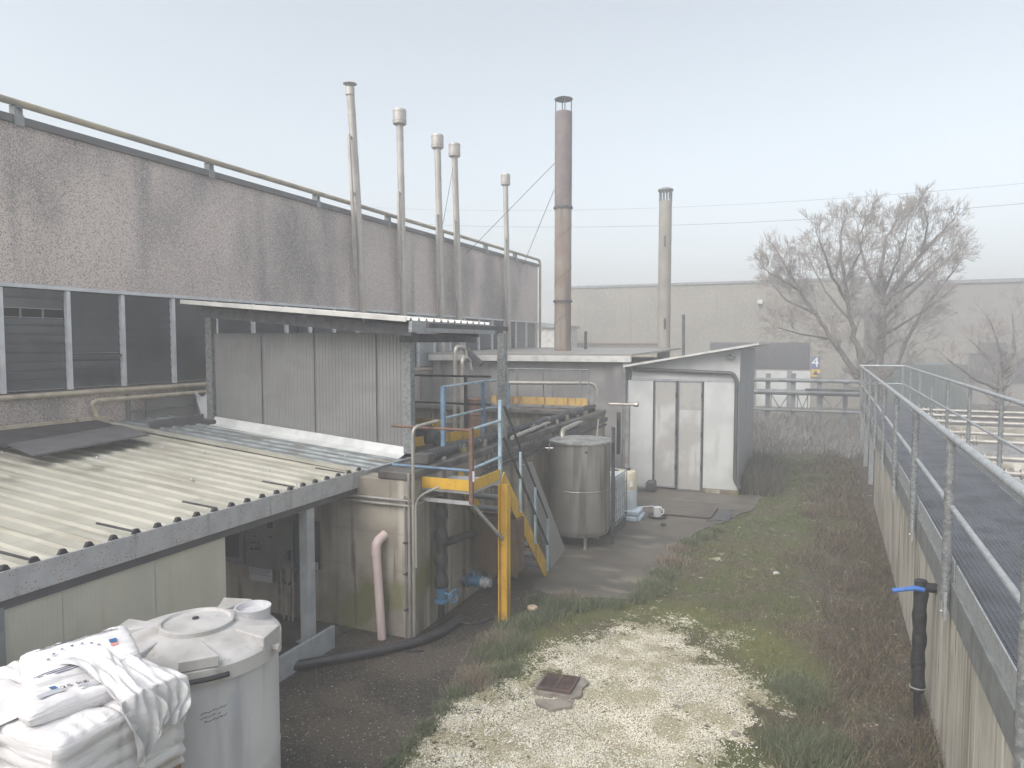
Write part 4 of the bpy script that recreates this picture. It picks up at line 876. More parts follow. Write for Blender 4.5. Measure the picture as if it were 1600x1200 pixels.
# ------------------------------------------------------------------ big stacks
def stack(name, label, px, ybase, ytop, Yd, wpx, mats, capkind, rings):
    a = U(px, ybase, Y=Yd); D = (a - cam.location).dot(V(_F)); r = wpx / FPX * D / 2; zt = U(px, ytop, Y=Yd).z
    t = T(name, label, 'chimney', (a.x, Yd, 3.1)); zm = U(px, 325, Y=Yd).z if capkind == 'disc' else zt
    c = V((a.x, Yd, 0))
    MB().lathe([(r, 2.9), (r, zm)], c, 36).build('shaft', mats[0], t)
    if capkind == 'disc': MB().lathe([(r * 1.02, zm), (r * 1.02, zt)], c, 36).build('upper_shaft', mats[1], t)
    s = MB(); z = 3.3
    while z < zm - .5:
        for k in range(24):
            if 1:
                a0 = 2 * math.pi * k / 24; a1 = 2 * math.pi * (k + 1) / 24; zz0 = z + 1.15 * k / 24; zz1 = z + 1.15 * (k + 1) / 24
                s.bar(c + V((r * math.cos(a0), r * math.sin(a0), zz0)), c + V((r * math.cos(a1), r * math.sin(a1), zz1)), .012, .02)
        z += 1.15
    s.build('spiral_seam', 'rusty' if capkind == 'disc' else 'greysteel', t)
    for yv in rings:
        z = U(px, yv, Y=Yd).z; MB().lathe([(r + .002, z - .03), (r + .035, z - .03), (r + .035, z + .03), (r + .002, z + .03)], c, 36).build('clamp_ring', 'darksteel', t)
    if capkind == 'disc':
        b = MB(); zc = U(px, 156, Y=Yd).z
        for k in range(4): b.tube([c + V((r * .93 * math.cos(k * 1.571 + .5), r * .93 * math.sin(k * 1.571 + .5), zt - .05)), c + V((r * .93 * math.cos(k * 1.571 + .5), r * .93 * math.sin(k * 1.571 + .5), zc))], .014, 6)
        b.lathe([(r * 1.08, zc), (r * 1.08, zc + .015), (r * .6, zc + .06), (.01, zc + .08)], c, 32); b.build('rain_cap', 'darksteel', t)
    else:
        b = MB(); zc = U(px, 299, Y=Yd).z
        for k in range(12): b.tube([c + V((r * .95 * math.cos(k * .5236), r * .95 * math.sin(k * .5236), zt - .02)), c + V((r * .95 * math.cos(k * .5236), r * .95 * math.sin(k * .5236), zc))], .022, 5)
        b.lathe([(r * 1.18, zc), (r * 1.22, zc + .03), (r * 1.1, zc + .07), (r * .5, zc + .11), (.01, zc + .13)], c, 32); b.build('rain_cap', 'greysteel', t)
        for yv in (377, 506): q = U(px + 2, yv, Y=Yd - r); MB().box((q.x - .03, Yd - r - .02, q.z - .17), (q.x + .03, Yd - r + .03, q.z + .17)).build('inspection_hatch', 'darksteel', t)
    return c, r
cR, rR = stack('rusty_chimney', 'tall rusty steel chimney with a disc cap on struts', 879, 548, 176, 19.2, 26, ('rustlow', 'rustup'), 'disc', (325, 471))
cB, rB = stack('beige_chimney', 'beige spiral-seamed chimney with a caged cap behind the white shed', 1037, 545, 315, 23, 19.5, ('beigestack', 'beigestack'), 'cage', ())
def wire(name, label, a, b, r, sag=0):
    a = V(a); b = V(b); pts = [a.lerp(b, k / 16) - V((0, 0, sag * 4 * (k / 16) * (1 - k / 16))) for k in range(17)]
    return tag(MB().tube(pts, r, 5).build(name, 'darksteel', None), label, 'wire')
zg = U(866, 254, Y=19.2).z
wire('guy_wire', 'guy wire from high on the rusty chimney down to the hall coping between two flues', (cR.x - rR, 19.2, zg), U(727, 398, X=XB + .03), .009)
wire('guy_wire', 'guy wire from the rusty chimney down to the far end of the hall coping', (cR.x - rR, 19.1, U(866, 298, Y=19.2).z), U(817, 415, X=XB + .03), .009)
wire('guy_wire', 'faint guy wire behind the close pair of flues', U(708, 262, X=XB + .2), U(692, 350, X=XB + .2), .008)
wire('overhead_cable', 'upper overhead cable crossing the sky above the bare trees', U(540, 322, Y=36), U(1750, 272, Y=33), .005, .7)
wire('overhead_cable', 'lower overhead cable crossing the sky just over the bare tree tops', U(560, 345, Y=35), U(1750, 304, Y=32), .007, .7)
for (x, y0, y1, yy, lab) in ((915, 548, 518, 21.5, 'short dark vent pipe on the low roof just right of the rusty chimney'), (1068, 545, 492, 22.5, 'thin dark vent pipe on the roof right of the beige chimney')):
    a = U(x, y0 + 6, Y=yy); c = U(x, y1, Y=yy); o = MB().tube([a - V((0, 0, .4)), c, c + V((0, 0, .01))], [.045, .045, .03], 10).build('vent_pipe', 'darksteel', None); tag(o, lab, 'pipe')

# ------------------------------------------------------------------ far halls
YFAR = 41.5
t = T('far_hall', 'long beige concrete hall in the fog with a dark glazed strip', 'building', (-5, YFAR, 0))
xa = U(890, 452, Y=YFAR).x; xb = U(1352, 437, Y=YFAR).x; zh = U(1120, 444, Y=YFAR).z
MB().box((xa, YFAR, 0), (xb, YFAR + 25, zh)).build('wall', 'farwall', t, smooth=0)
MB().box((xa - .05, YFAR - .06, zh + .002), (xb + .05, YFAR + 25, zh + .14)).build('coping', 'greysteel', t, smooth=0)
for x in (922, 984, 1119, 1193, 1270): X_ = U(x, 500, Y=YFAR).x; MB().box((X_ - .035, YFAR - .02, .0), (X_ + .035, YFAR - .003, zh)).build('panel_joint', 'farjoint', t, smooth=0)
A = U(1110, 535, Y=YFAR); B = U(1265, 577, Y=YFAR)
MB().box((A.x, YFAR - .04, B.z), (B.x, YFAR - .004, A.z)).build('window', 'farglass', t, smooth=0)
A = U(1110, 577, Y=YFAR); B = U(1265, 640, Y=YFAR)
MB().box((A.x, YFAR - .05, B.z), (B.x, YFAR - .004, A.z - .02)).build('white_panel', 'shedwhite', t, smooth=0)
b = MB()
for x in (1178, 1233): X_ = U(x, 600, Y=YFAR).x; b.box((X_ - .12, YFAR - .09, 0), (X_ + .12, YFAR - .055, A.z))
b.build('door_column', 'greysteel', t, smooth=0)
q = U(1187, 472, Y=YFAR); MB().box((q.x - .1, YFAR - .3, q.z - .1), (q.x + .15, YFAR - .003, q.z + .12)).build('wall_lamp', 'gutter', t)
A = U(855, 537, Y=YFAR - .2); B = U(1030, 537, Y=YFAR - .2); MB().tube([(xa + .3, YFAR - .12, A.z), (B.x, YFAR - .12, A.z)], .05, 8).build('wall_pipe', 'rusty', t)
q0 = U(1268, 557, Y=YFAR - .1); q1 = U(1280, 576, Y=YFAR - .1)
t = T('number_sign', 'blue sign with a white figure 4 on the far hall', 'sign', (q0.x, YFAR - .1, q1.z))
MB().box((q0.x, YFAR - .08, q1.z), (q1.x, YFAR - .022, q0.z)).build('panel', 'signblue', t, smooth=0)
text('4', 'numeral', 'signwhite', t, ((q0.x + q1.x) / 2, YFAR - .085, (q0.z + q1.z) / 2), (R_(90), 0, 0), .75, .004)
q0 = U(1268, 577, Y=YFAR - .1); q1 = U(1281, 589, Y=YFAR - .1)
t = T('warning_sign', 'yellow warning sign with a dark triangle below the blue sign', 'sign', (q0.x, YFAR - .1, q1.z))
MB().box((q0.x, YFAR - .08, q1.z), (q1.x, YFAR - .022, q0.z)).build('panel', 'signyellow', t, smooth=0)
cx_, cz_ = (q0.x + q1.x) / 2, (q0.z + q1.z) / 2
MB().prism([(cx_ - .15, YFAR - .082, cz_ - .1), (cx_ + .15, YFAR - .082, cz_ - .1), (cx_, YFAR - .082, cz_ + .15)], (0, -.004, 0)).build('triangle', 'inkdark', t, smooth=0)
t = T('distant_hall', 'grey hall fading into the fog beyond the bare trees', 'building', (14, 47, 0))
Y2 = 47; xa2 = U(1352, 447, Y=Y2).x
zh2 = U(1500, 443, Y=Y2).z
MB().box((xb + .1, Y2, 0), (xb + 45, Y2 + 20, zh2)).build('wall', 'farwallb', t, smooth=0)
MB().box((xb + .1, Y2 - .1, zh2 + .002), (xb + 45, Y2 + 20, zh2 + .2)).build('roof_edge', 'greysteel', t, smooth=0)
A = U(1360, 528, Y=Y2); B = U(1510, 600, Y=Y2); MB().box((A.x, Y2 - .06, 1.2), (B.x, Y2 - .004, A.z)).build('pale_band', 'farwall', t, smooth=0)
A = U(1530, 535, Y=Y2); B = U(1572, 552, Y=Y2); MB().box((A.x, Y2 - .06, B.z), (B.x, Y2 - .004, A.z)).build('window', 'farglass', t, smooth=0)
A = U(1515, 552, Y=Y2); B = U(1640, 600, Y=Y2); MB().box((A.x, Y2 - .05, B.z), (B.x, Y2 - .004, A.z)).build('window', 'farglass', t, smooth=0)
A = U(1378, 568, Y=36); B = U(1512, 605, Y=36)
t = T('green_container', 'green sheeted container behind the bare trees', 'container', (A.x, 36, 0))
MB().box((A.x, 36, 0), (B.x, 38.4, A.z)).build('body', 'green', t, bevel=.03); b = MB()
for k in range(24): x = A.x + (B.x - A.x) * (k + .5) / 24; b.box((x - .04, 35.96, .1), (x + .04, 35.997, A.z - .1))
b.build('corrugation', 'green', t)
A = U(845, 500, Y=37); B = U(862, 538, Y=37)
t = T('distant_shed', 'pale shed glimpsed between the hall end and the rusty chimney', 'shed', (A.x, 37, 0))
MB().box((A.x - 3, 37, 0), (B.x + .5, 40, A.z - .3)).build('wall', 'gutter', t, smooth=0); MB().prism([(A.x - 3.2, 36.8, A.z - .3), (B.x + .6, 36.8, A.z - .45), (B.x + .6, 36.8, A.z - .3), (A.x - 3.2, 36.8, A.z + .2)], (0, 3.4, 0)).build('roof', 'zinc', t, smooth=0)
# pipe rack across the back
t = T('pipe_rack', 'grey steel pipe rack with horizontal pipes and cross bracing in the fog', 'rack', (0, 27, 0))
YR = 27.0
for yv, r in ((592, .07), (610, .10), (637, .05)):
    A = U(1120, yv, Y=YR); B = U(1348, yv, Y=YR); MB().tube([(A.x, YR, A.z), (B.x, YR, A.z)], r, 10).build('pipe', 'greysteel', t)
for x in (1200, 1240, 1281, 1322, 1160):
    A = U(x, 588, Y=YR); MB().bar((A.x, YR + .12, 0), (A.x, YR + .12, A.z + .1), .16, .12).build('post', 'greysteel', t, smooth=0)
b = MB(); xs = [U(x, 620, Y=YR).x for x in (1205, 1232, 1246, 1262, 1285, 1320)]; z0, z1 = U(1200, 637, Y=YR).z, U(1200, 616, Y=YR).z
for i in range(0, 6, 2):
    b = MB(); xm = (xs[i] + xs[i + 1]) / 2; b.bar((xs[i], YR, z1), (xm, YR, z0), .04, .04); b.bar((xm, YR, z0), (xs[i + 1], YR, z1), .04, .04); b.bar((xs[i], YR, z0), (xs[i], YR, z1), .04, .04); b.bar((xs[i + 1], YR, z0), (xs[i + 1], YR, z1), .04, .04); b.build('brace', 'greysteel', t, smooth=0)
A = U(1258, 607, Y=YR - .3); B = U(1345, 613, Y=YR - .3); MB().box((A.x, YR - .35, B.z), (B.x, YR - .25, A.z)).build('cable_tray', 'darksteel', t)

# ------------------------------------------------------------------ walkway on the right
WX0, WX1, WZ = .924, 2.125, 1.62
CROP = [2.52 * k + 1.5 for k in range(0, 10)]
t = T('boundary_wall', 'board-marked concrete retaining wall below the steel walkway', 'wall', W(WX0 + .1, 8, 0))
YE = 17.2
b = MB(); n = 60
vs = [W(WX0 + .02 + dx, y, z) for y in (-1.5, YE) for dx, z in ((0, -.1), (0, 1.30), (.25, 1.30), (.25, -.1))]
b.add(vs, [(0, 1, 2, 3), (7, 6, 5, 4), (0, 4, 5, 1), (1, 5, 6, 2), (2, 6, 7, 3), (3, 7, 4, 0)]).build('wall', 'wallconc', t, smooth=0)
b = MB()
for k in range(76):
    y = -1.3 + k * .245; d = random.uniform(.001, .004)
    b.add([W(WX0 + .02 - e, y + yy, z) for e in (0, d) for yy in (0, .2445) for z in (-.05, 1.295)], [(0, 1, 3, 2), (4, 6, 7, 5), (0, 4, 5, 1), (2, 3, 7, 6), (1, 5, 7, 3), (0, 2, 6, 4)])
b.build('board_mark', 'wallconc', t, smooth=0)
t = T('steel_walkway', 'galvanised steel walkway with grating floor and two handrails on the wall', 'walkway', W(1.5, 6, WZ))
YW0, YW1 = -.6, 25.5
def wbar(p, q, w, h): return MB().bar(W(*p), W(*q), w, h)
wbar((WX0 + .03, YW0, 1.44), (WX0 + .03, YW1, 1.44), .05, .25).build('side_beam', 'galvdark', t, smooth=0, bevel=.004)
wbar((WX1 - .03, YW0, 1.44), (WX1 - .03, YW1, 1.44), .05, .25).build('side_beam', 'galvdark', t, smooth=0, bevel=.004)
wbar((WX1 - .01, YW0, 1.66), (WX1 - .01, YW1, 1.66), .010, .15).build('kick_plate', 'galv', t, smooth=0)
LP_ = [6.56 - 2.52 + 2.52 * k for k in range(-1, 9)]
for i in range(len(LP_) - 1):
    wbar((WX0 + .035, LP_[i] + .05, 1.65), (WX0 + .035, LP_[i + 1] - .05, 1.65), .010, .165).build('kick_plate', 'galv', t, smooth=0)
for y in LP_:
    MB().tube([W(WX0 - .03, y, 1.42), W(WX0 - .03, y, 2.74)], .037, 12).build('post', 'galvpost', t)
    m = MB().bar(W(WX0 - .035, y, 1.27), W(WX0 - .035, y, 1.50), .085, .02, up=(1, 0, 0))
    for z in (1.33, 1.44): m.tube([W(WX0 - .048, y, z), W(WX0 - .062, y, z)], .013, 6)
    m.build('post_plate', 'galv', t)
RP_ = [1.9 + 2.42 * k for k in range(0, 11)]
for y in RP_: MB().tube([W(WX1 + .03, y, 1.40), W(WX1 + .03, y, 2.74)], .030, 12).build('post', 'galvpost', t)
for x in (WX0 - .03, WX1 + .03):
    MB().tube([W(x, YW0, 2.755), W(x, YW1, 2.755)], .029, 12).build('handrail', 'galv', t)
    MB().tube([W(x + (.02 if x < 1.5 else -.02), YW0, 2.19), W(x + (.02 if x < 1.5 else -.02), YW1, 2.19)], .021, 10).build('mid_rail', 'galv', t)
MB().tube([W(WX0 - .03, YW1, 2.755), W(WX1 + .03, YW1, 2.755)], .029, 10).build('handrail', 'galv', t)
for z in (2.19,): MB().tube([W(WX0 - .03, YW1, z), W(WX1 + .03, YW1, z)], .021, 10).build('mid_rail', 'galv', t)
for i in range(len(LP_)):
    a = LP_[i] + .006 if i else .2; c = (LP_[i + 1] if i + 1 < len(LP_) else YW1) - .006; b = MB()
    n = int((c - a) / .038)
    for k in range(n + 1): y = a + (c - a) * k / n; b.add([W(x, y + e, z) for x in (WX0 + .06, WX1 - .06) for e in (-.003, .003) for z in (1.600, 1.613)], [(0, 1, 3, 2), (4, 6, 7, 5), (0, 4, 5, 1), (2, 3, 7, 6), (1, 5, 7, 3), (0, 2, 6, 4)])
    for k in range(31): x = WX0 + .06 + (WX1 - WX0 - .12) * k / 30; b.add([W(x + e, y, z) for y in (a, c) for e in (-.003, .003) for z in (1.600, 1.615)], [(0, 1, 3, 2), (4, 6, 7, 5), (0, 4, 5, 1), (2, 3, 7, 6), (1, 5, 7, 3), (0, 2, 6, 4)])
    b.build('grating', 'grating', t, smooth=0)
for y in (5.2, 8.1, 10.6, 13.2, 15.7, 18.3, 21, 23.5): wbar((WX0 + .06, y, 1.50), (WX1 - .06, y, 1.50), .06, .1).build('cross_beam', 'galv', t, smooth=0)
for y in (19.5, 22.3, 25.2): wbar((WX0 + .06, y, 0), (WX0 + .06, y, 1.31), .1, .1).build('leg', 'galv', t, smooth=0)
# channel and basin right of the walkway
struct(MB().add([W(WX0 + .28, -1, .012), W(WX1 + .07, -1, .012), W(WX1 + .07, 26, .012), W(WX0 + .28, 26, .012)], [(0, 1, 2, 3)]).build('ground_channel', 'concdark', None, smooth=0))  # dark floor colour carries the shade seen through the grating
t = T('aeration_basin', 'open concrete basin with grey water crossed by steel air pipes', 'basin', W(7, 12, 0))
b = MB()
def wbox(x0, y0, z0, x1, y1, z1): b.add([W(x, y, z) for x in (x0, x1) for y in (y0, y1) for z in (z0, z1)], [(0, 1, 3, 2), (4, 6, 7, 5), (0, 4, 5, 1), (2, 3, 7, 6), (1, 5, 7, 3), (0, 2, 6, 4)])
wbox(WX1 + .08, 1, 0, WX1 + .33, 22, 1.2); wbox(WX1 + .331, 21.7, 0, 16, 22, 1.3); wbox(15.7, 1, 0, 16, 21.69, 1.3); wbox(WX1 + .331, 16.6, 0, 15.69, 16.85, 1.12); b.build('wall', 'wallconc', t, smooth=0)
MB().add([W(WX1 + .33, 1, .95), W(15.7, 1, .95), W(15.7, 21.7, .95), W(WX1 + .33, 21.7, .95)], [(0, 1, 2, 3)]).build('water', 'sludge', t, smooth=0)
PIPES = [(640, 1440, 20.6), (648, 1446, 19.6), (657, 1452, 18.6), (674, 1466, 16.9), (687, 1482, 15.4), (713, 1513, 13.2), (737, 1540, 11.6), (782, 1592, 9.6)]
for i, (yv, xv, yy) in enumerate(PIPES):
    q = U(xv, yv, D=yy); ql = W(0, 0, 0)
    xl2 = WX1 + .18; y = q.y
    t2 = T('air_pipe', 'steel air pipe, number %s from the far end of the row over the grey basin' % ['one', 'two', 'three', 'four', 'five', 'six', 'seven', 'eight'][i], 'pipe', W(xl2, y, 1.3), 'air pipes over the right hand basin')
    z = q.z
    MB().tube([W(xl2 + .1, y, z), W(15.5, y, z)], .045, 12).build('pipe', 'inoxpipe', t2)
    for x in (.18, .30, .52, .58): MB().tube([W(xl2 + x, y, z), W(xl2 + x + .025, y, z)], .085, 14).build('flange', 'inoxpipe', t2)
    MB().tube([W(xl2 + .4, y, z - .1), W(xl2 + .4, y, z + .1)], .03, 8).build('valve_stem', 'inoxpipe', t2)
    MB().tube([W(xl2 + .12, y, z), W(xl2 + .12, y, .9)], .04, 10).build('dropper', 'inoxpipe', t2)
# black wrapped pipe with blue lever at the wall
q = U(1437, 1100, X=W(WX0 - .1, 6.9, 0).x); yl = U(1437, 880, X=W(WX0 - .1, 6.9, 0).x).y
q = W(WX0 - .11, yl - .1, 0)
t = T('lagged_pipe', 'black lagged vertical pipe with a blue lever valve on the retaining wall', 'pipe', q)
MB().tube([V((q.x + .004 * math.sin(k), q.y, .26 + 1.05 * k / 16)) for k in range(17)], [.058 + .006 * math.sin(k * 1.9) for k in range(17)], 14).build('lagging', 'black', t)
MB().tube([V((q.x, q.y, -.02)), V((q.x, q.y, .27))], .03, 12).build('pipe', 'blackpipe', t)
MB().tube([V((q.x + .066 * math.cos(k * .52), q.y + .06 * math.sin(k * .52), .30)) for k in range(13)], .008, 6).build('wire_tie', 'conduit', t)
MB().tube([V((q.x, q.y, 1.25)), V((q.x + .14, q.y, 1.25))], .045, 10).build('elbow', 'blackpipe', t)
lh = U(1437, 857, D=7.7); q2 = V((q.x, q.y - .06, 1.23))
MB().tube([q2 + V((.02, 0, .01)), q2 + V((-.06, -.01, .02)), q2 + V((-.16, -.02, -.005)), q2 + V((-.24, -.03, -.02))], [.022, .024, .02, .024], 8).build('lever', 'bluehandle', t)

# ------------------------------------------------------------------ foreground tank
c = V((-3.93, 3.62, 0)); r = .54
t = T('plastic_tank', 'large round white plastic tank with a domed lid beside the pallet', 'tank', c)
MB().lathe([(r - .03, 0), (r, .04), (r, .6), (r + .004, .62), (r, .64), (r, 1.36), (r + .01, 1.37)], c, 72).build('shell', 'plastic', t)
MB().lathe([(r + .012, 1.33), (r + .022, 1.335), (r + .022, 1.43), (r, 1.455), (r - .05, 1.47), (.30, 1.525), (.245, 1.53), (.245, 1.56), (.225, 1.565), (.215, 1.545), (.10, 1.555), (.01, 1.56)], c, 72).build('lid', 'plasticlid', t)
for k, an in enumerate((15, 105, 200, 262, 318)):
    a = R_(an); u = V((math.cos(a), math.sin(a), 0)); s = V((-u.y, u.x, 0)); pts = []
    for (d, w_) in ((.30, .03), (.56, .12)):
        for sg in (-1, 1): pts.append(c + u * d + s * w_ * sg)
    vs = [pts[0] + V((0, 0, 1.51)), pts[1] + V((0, 0, 1.51)), pts[3] + V((0, 0, 1.44)), pts[2] + V((0, 0, 1.44)), pts[0] + V((0, 0, 1.525)), pts[1] + V((0, 0, 1.525)), pts[3] + V((0, 0, 1.515)), pts[2] + V((0, 0, 1.515))]
    MB().add(vs, [(3, 2, 1, 0), (4, 5, 6, 7), (0, 1, 5, 4), (1, 2, 6, 5), (2, 3, 7, 6), (3, 0, 4, 7)]).build('lid_rib', 'plasticlid', t, bevel=.012)
e = c + V((.17, .36, 0)); MB().lathe([(.12, 1.46), (.125, 1.55), (.13, 1.56), (.115, 1.56), (.105, 1.52), (.01, 1.515)], e, 28).build('filler_neck', 'plastic', t)
MB().lathe([(.022, 1.555), (.022, 1.57), (.01, 1.572)], c + V((-.03, 0.02, 0)), 14).build('vent_plug', 'inkdark', t)
a0, a1 = R_(-54), R_(-24); MB().tube([c + V(((r + .028) * math.cos(a0 + (a1 - a0) * k / 8), (r + .028) * math.sin(a0 + (a1 - a0) * k / 8), 1.375)) for k in range(9)], .017, 8).build('clamp_band', 'blackpipe', t)
e = c + V((r * math.cos(R_(15)), r * math.sin(R_(15)), 1.40)); MB().tube([e, e + V((.07, .02, 0))], [.02, .03], 8).build('lid_lug', 'plasticlid', t)
b = MB()   # hand-written note, illegible in the photograph
for ln, (z, k0, k1) in enumerate(((1.14, 0, 7), (1.11, 0, 5), (1.08, 1, 7))):
    for k in range(k0, k1):
        an = R_(-42 + k * 2.5 + (1.0 if ln == 1 and k > 3 else 0)); p = c + V(((r + .002) * math.cos(an), (r + .002) * math.sin(an), z + k * .003)); s = V((-math.sin(an), math.cos(an), 0))
        b.bar(p, p + s * .010 + V((0, 0, .011 * (1 if k % 2 else -.3))), .0015, .003); b.bar(p + s * .008, p + s * .020 + V((0, 0, .006 if k % 3 else .012)), .0015, .003)
b.build('handwriting', 'ink', t, smooth=0)

# ------------------------------------------------------------------ pallet of sacks
SX1 = -3.33; SY0, SY1 = 2.2, 2.92; Z0 = .98
def pallet(z0, label):
    t = T('wooden_pallet', label, 'pallet', (SX1 - .6, (SY0 + SY1) / 2, z0), 'pallets under the sacks')
    for y in (SY0 + .04, (SY0 + SY1) / 2, SY1 - .04):
        MB().box((SX1 - 1.2, y - .05, z0), (SX1, y + .05, z0 + .022)).build('bottom_board', 'wood', t, bevel=.002)
        for x in (SX1 - 1.13, SX1 - .6, SX1 - .07): MB().box((x - .07, y - .05, z0 + .023), (x + .07, y + .05, z0 + .1)).build('block', 'wood', t, bevel=.003)
    for x in (SX1 - 1.15, SX1 - .86, SX1 - .6, SX1 - .33, SX1 - .05): MB().box((x - .05, SY0 - .01, z0 + .101), (x + .05, SY1 + .01, z0 + .123)).build('top_board', 'wood', t, bevel=.002)
    return t
def sack_mesh(L, Wd, h, seed, n=34, m=26):
    b = MB(); vs = []
    rr = random.Random(seed); ph = [rr.uniform(0, 6) for _ in range(6)]
    def prof(u, v):
        return h * .5 * max(0, (1 - abs(u) ** 7)) ** .34 * max(0, (1 - abs(v) ** 7)) ** .34
    for s in (1, -1):
        o = len(b.v)
        for i in range(n + 1):
            for j in range(m + 1):
                u = -1 + 2 * i / n; v = -1 + 2 * j / m
                z = prof(u, v) * (1 + .06 * math.sin(5 * u + ph[0]) * math.sin(4 * v + ph[1])) + .006 * math.sin(16 * v + ph[2] + 3 * u) * abs(u) ** 2 + .004 * math.sin(13 * u + ph[3] + 5 * v)* (1 - u * u) + .0022 * math.sin(46 * v + ph[5] + 5 * u) * abs(u) ** 3 + .002 * math.sin(38 * u + ph[1]) * abs(v) ** 3
                edge = 1 if (i in (0, n) or j in (0, m)) else 0
                b.v.append(V((u * L / 2 * (1 - .02 * abs(v) ** 3), v * Wd / 2 * (1 + .015 * math.sin(4 * u + ph[4])), 0 if edge else s * z)))
        for i in range(n):
            for j in range(m):
                a = o + i * (m + 1) + j; f = (a, a + m + 1, a + m + 2, a + 1); b.f.append(f if s > 0 else tuple(reversed(f)))
    return b
def sack(L, Wd, h, mtx, seed, label, group):
    o = bpy.data.objects.new('sack', None)
    b = sack_mesh(L, Wd, h, seed); loc = mtx.translation.copy(); rot = mtx.to_3x3().to_4x4()
    b.v = [rot @ v for v in b.v]
    o = b.build('sack', 'sack', None, smooth=80); o.location = loc; ORG[o.name] = tuple(loc)
    md = o.modifiers.new('weld', 'WELD'); md.merge_threshold = .0005
    tag(o, label, 'sack', group); return o
pallet(Z0, 'weathered wooden pallet under the white sacks beside the plastic tank')
lw = ['bottom', 'second lowest', 'middle', 'second highest', 'top']
hL = .088; zb = Z0 + .125
for l in range(5):
    for k in range(2):
        y = SY0 + .185 + k * .36; jit = random.uniform(-.012, .012)
        m = Matrix.Translation((SX1 - .285 + jit, y, zb + hL * (l + .5))) @ Matrix.Rotation(random.uniform(-.03, .03), 4, 'Z')
        o = sack(.585, .375, hL * 1.34, m, l * 7 + k, 'white sack in the %s layer of the stack, %s' % (lw[l], 'tank end' if k else 'near corner'), 'white sacks stacked on the pallet')
        m = Matrix.Translation((SX1 - .87 - jit, y, zb + hL * (l + .5)))
        sack(.585, .375, hL * 1.34, m, l * 7 + k + 50, 'white sack in the inner column of the pallet stack', 'inner sacks of the pallet stack')
        b = MB()   # faint printed lines along the outer end of the sack
        if l in (1, 3):
            for q in range(3): b.box((SX1 + .004 + jit, y - .1, zb + hL * (l + .5) - .010 + q * .010), (SX1 + .0065 + jit, y + .08 - q * .03, zb + hL * (l + .5) - .007 + q * .010))
            b.build('print_line', 'inkgrey', o, smooth=0)
zt_ = zb + hL * 5
wm = bpy.data.materials.new('clear_stretch_wrap'); wm.use_nodes = True; wb = wm.node_tree.nodes['Principled BSDF']
wb.inputs['Base Color'].default_value = (.9, .9, .9, 1); wb.inputs['Roughness'].default_value = .25; wb.inputs['Alpha'].default_value = .35
def wrapf(u, v):
    z = Z0 + .10 + v * (hL * 5 + .02)
    k = 1.3; s_ = u * (1.2 + .74); crn = .06
    bul = .012 * abs(math.sin(math.pi * (z - zb) / hL)) + .004 * math.sin(90 * z + 6 * s_) + .004 * math.sin(55 * z - 9 * s_) + .006 * math.sin(21 * s_ + 4 * z)
    if s_ < 1.2: return (SX1 - 1.2 + s_ + (.012 if s_ > 1.1 else 0), SY0 - .018 - bul, z)
    return (SX1 + .016 + bul, SY0 - .012 + (s_ - 1.2), z)
o = MB().grid(wrapf, 110, 56).build('stretch_wrap', wm, None, smooth=60); tag(o, 'creased clear stretch wrap pulled around the outer sides of the sack stack', 'film')
# two loose sacks on top
def loose(cx, cy, cz, yaw, pitch, roll, L, Wd, h, seed, label, marks):
    m = Matrix.Translation((cx, cy, cz)) @ Matrix.Rotation(yaw, 4, 'Z') @ Matrix.Rotation(pitch, 4, 'Y') @ Matrix.Rotation(roll, 4, 'X')
    o = sack(L, Wd, h, m, seed, label, None)
    def top(u, v):
        return h * .5 * (1 - abs(2 * u / L) ** 5) ** .42 * (1 - abs(2 * v / Wd) ** 5) ** .42 * 1.06 + .006
    by = {}
    for (u0, v0, u1, v1, mt, nm) in marks:
        b = by.setdefault((mt, nm), MB()); k = 4
        vs = [(u0 + (u1 - u0) * i / k, v) for v in (v0, v1) for i in range(k + 1)]
        b.add([m @ V((u, v, top(u, v))) for u, v in vs], [(i, i + 1, i + k + 2, i + k + 1) for i in range(k)])
    for (mt, nm), b in by.items(): b.build(nm, mt, o, smooth=0)
    return o, m, top
def lines(u0, u1, v0, n, dv, mt, nm, w_=.006): return [(u0 + (.02 if k % 2 else 0), v0 + k * dv, u1 - .03 * (k % 3), v0 + k * dv + w_, mt, nm) for k in range(n)]
mk = lines(-.24, .0, -.155, 3, .014, 'ink', 'print_line') + lines(-.2, .22, .125, 4, .012, 'inkdark', 'print_line') + [(.15, -.02, .19, .02, 'inkblue', 'printed_square'), (.15, -.06, .19, -.03, 'inkred', 'printed_patch')]
for k in range(7): a = math.pi * (.15 + .7 * k / 6); mk.append((-.03 + .14 * math.cos(a) - .007, -.06 + .13 * math.sin(a) - .007, -.03 + .14 * math.cos(a) + .007, -.06 + .13 * math.sin(a) + .007, 'ink', 'printed_dot'))
loose(-3.86, 2.72, zt_ + .115, R_(62), R_(-4), R_(10), .58, .38, .13, 91, 'uppermost white sack with blue print lying on the torn film', mk)
mk = lines(-.02, .2, -.14, 3, .02, 'inkgrey', 'print_line', .012) + [(-.12, -.03, -.09, .02, 'inkblue', 'printed_square'), (-.2, -.1, -.08, -.04, 'inkgrey', 'printed_patch'), (.16, -.1, .21, -.05, 'ink', 'printed_patch')]
o, m, tf = loose(-3.68, 2.55, zt_ + .04, R_(75), R_(3), R_(-4), .58, .40, .11, 92, 'white sack marked 25 kg under the uppermost sack', mk)
p = m @ V((-.02, -.05, tf(-.02, -.05) + .002)); e = m.to_euler(); text('25 kg', 'weight_mark', 'inkdark', o, p, (e.x, e.y, e.z), .06, .0005)
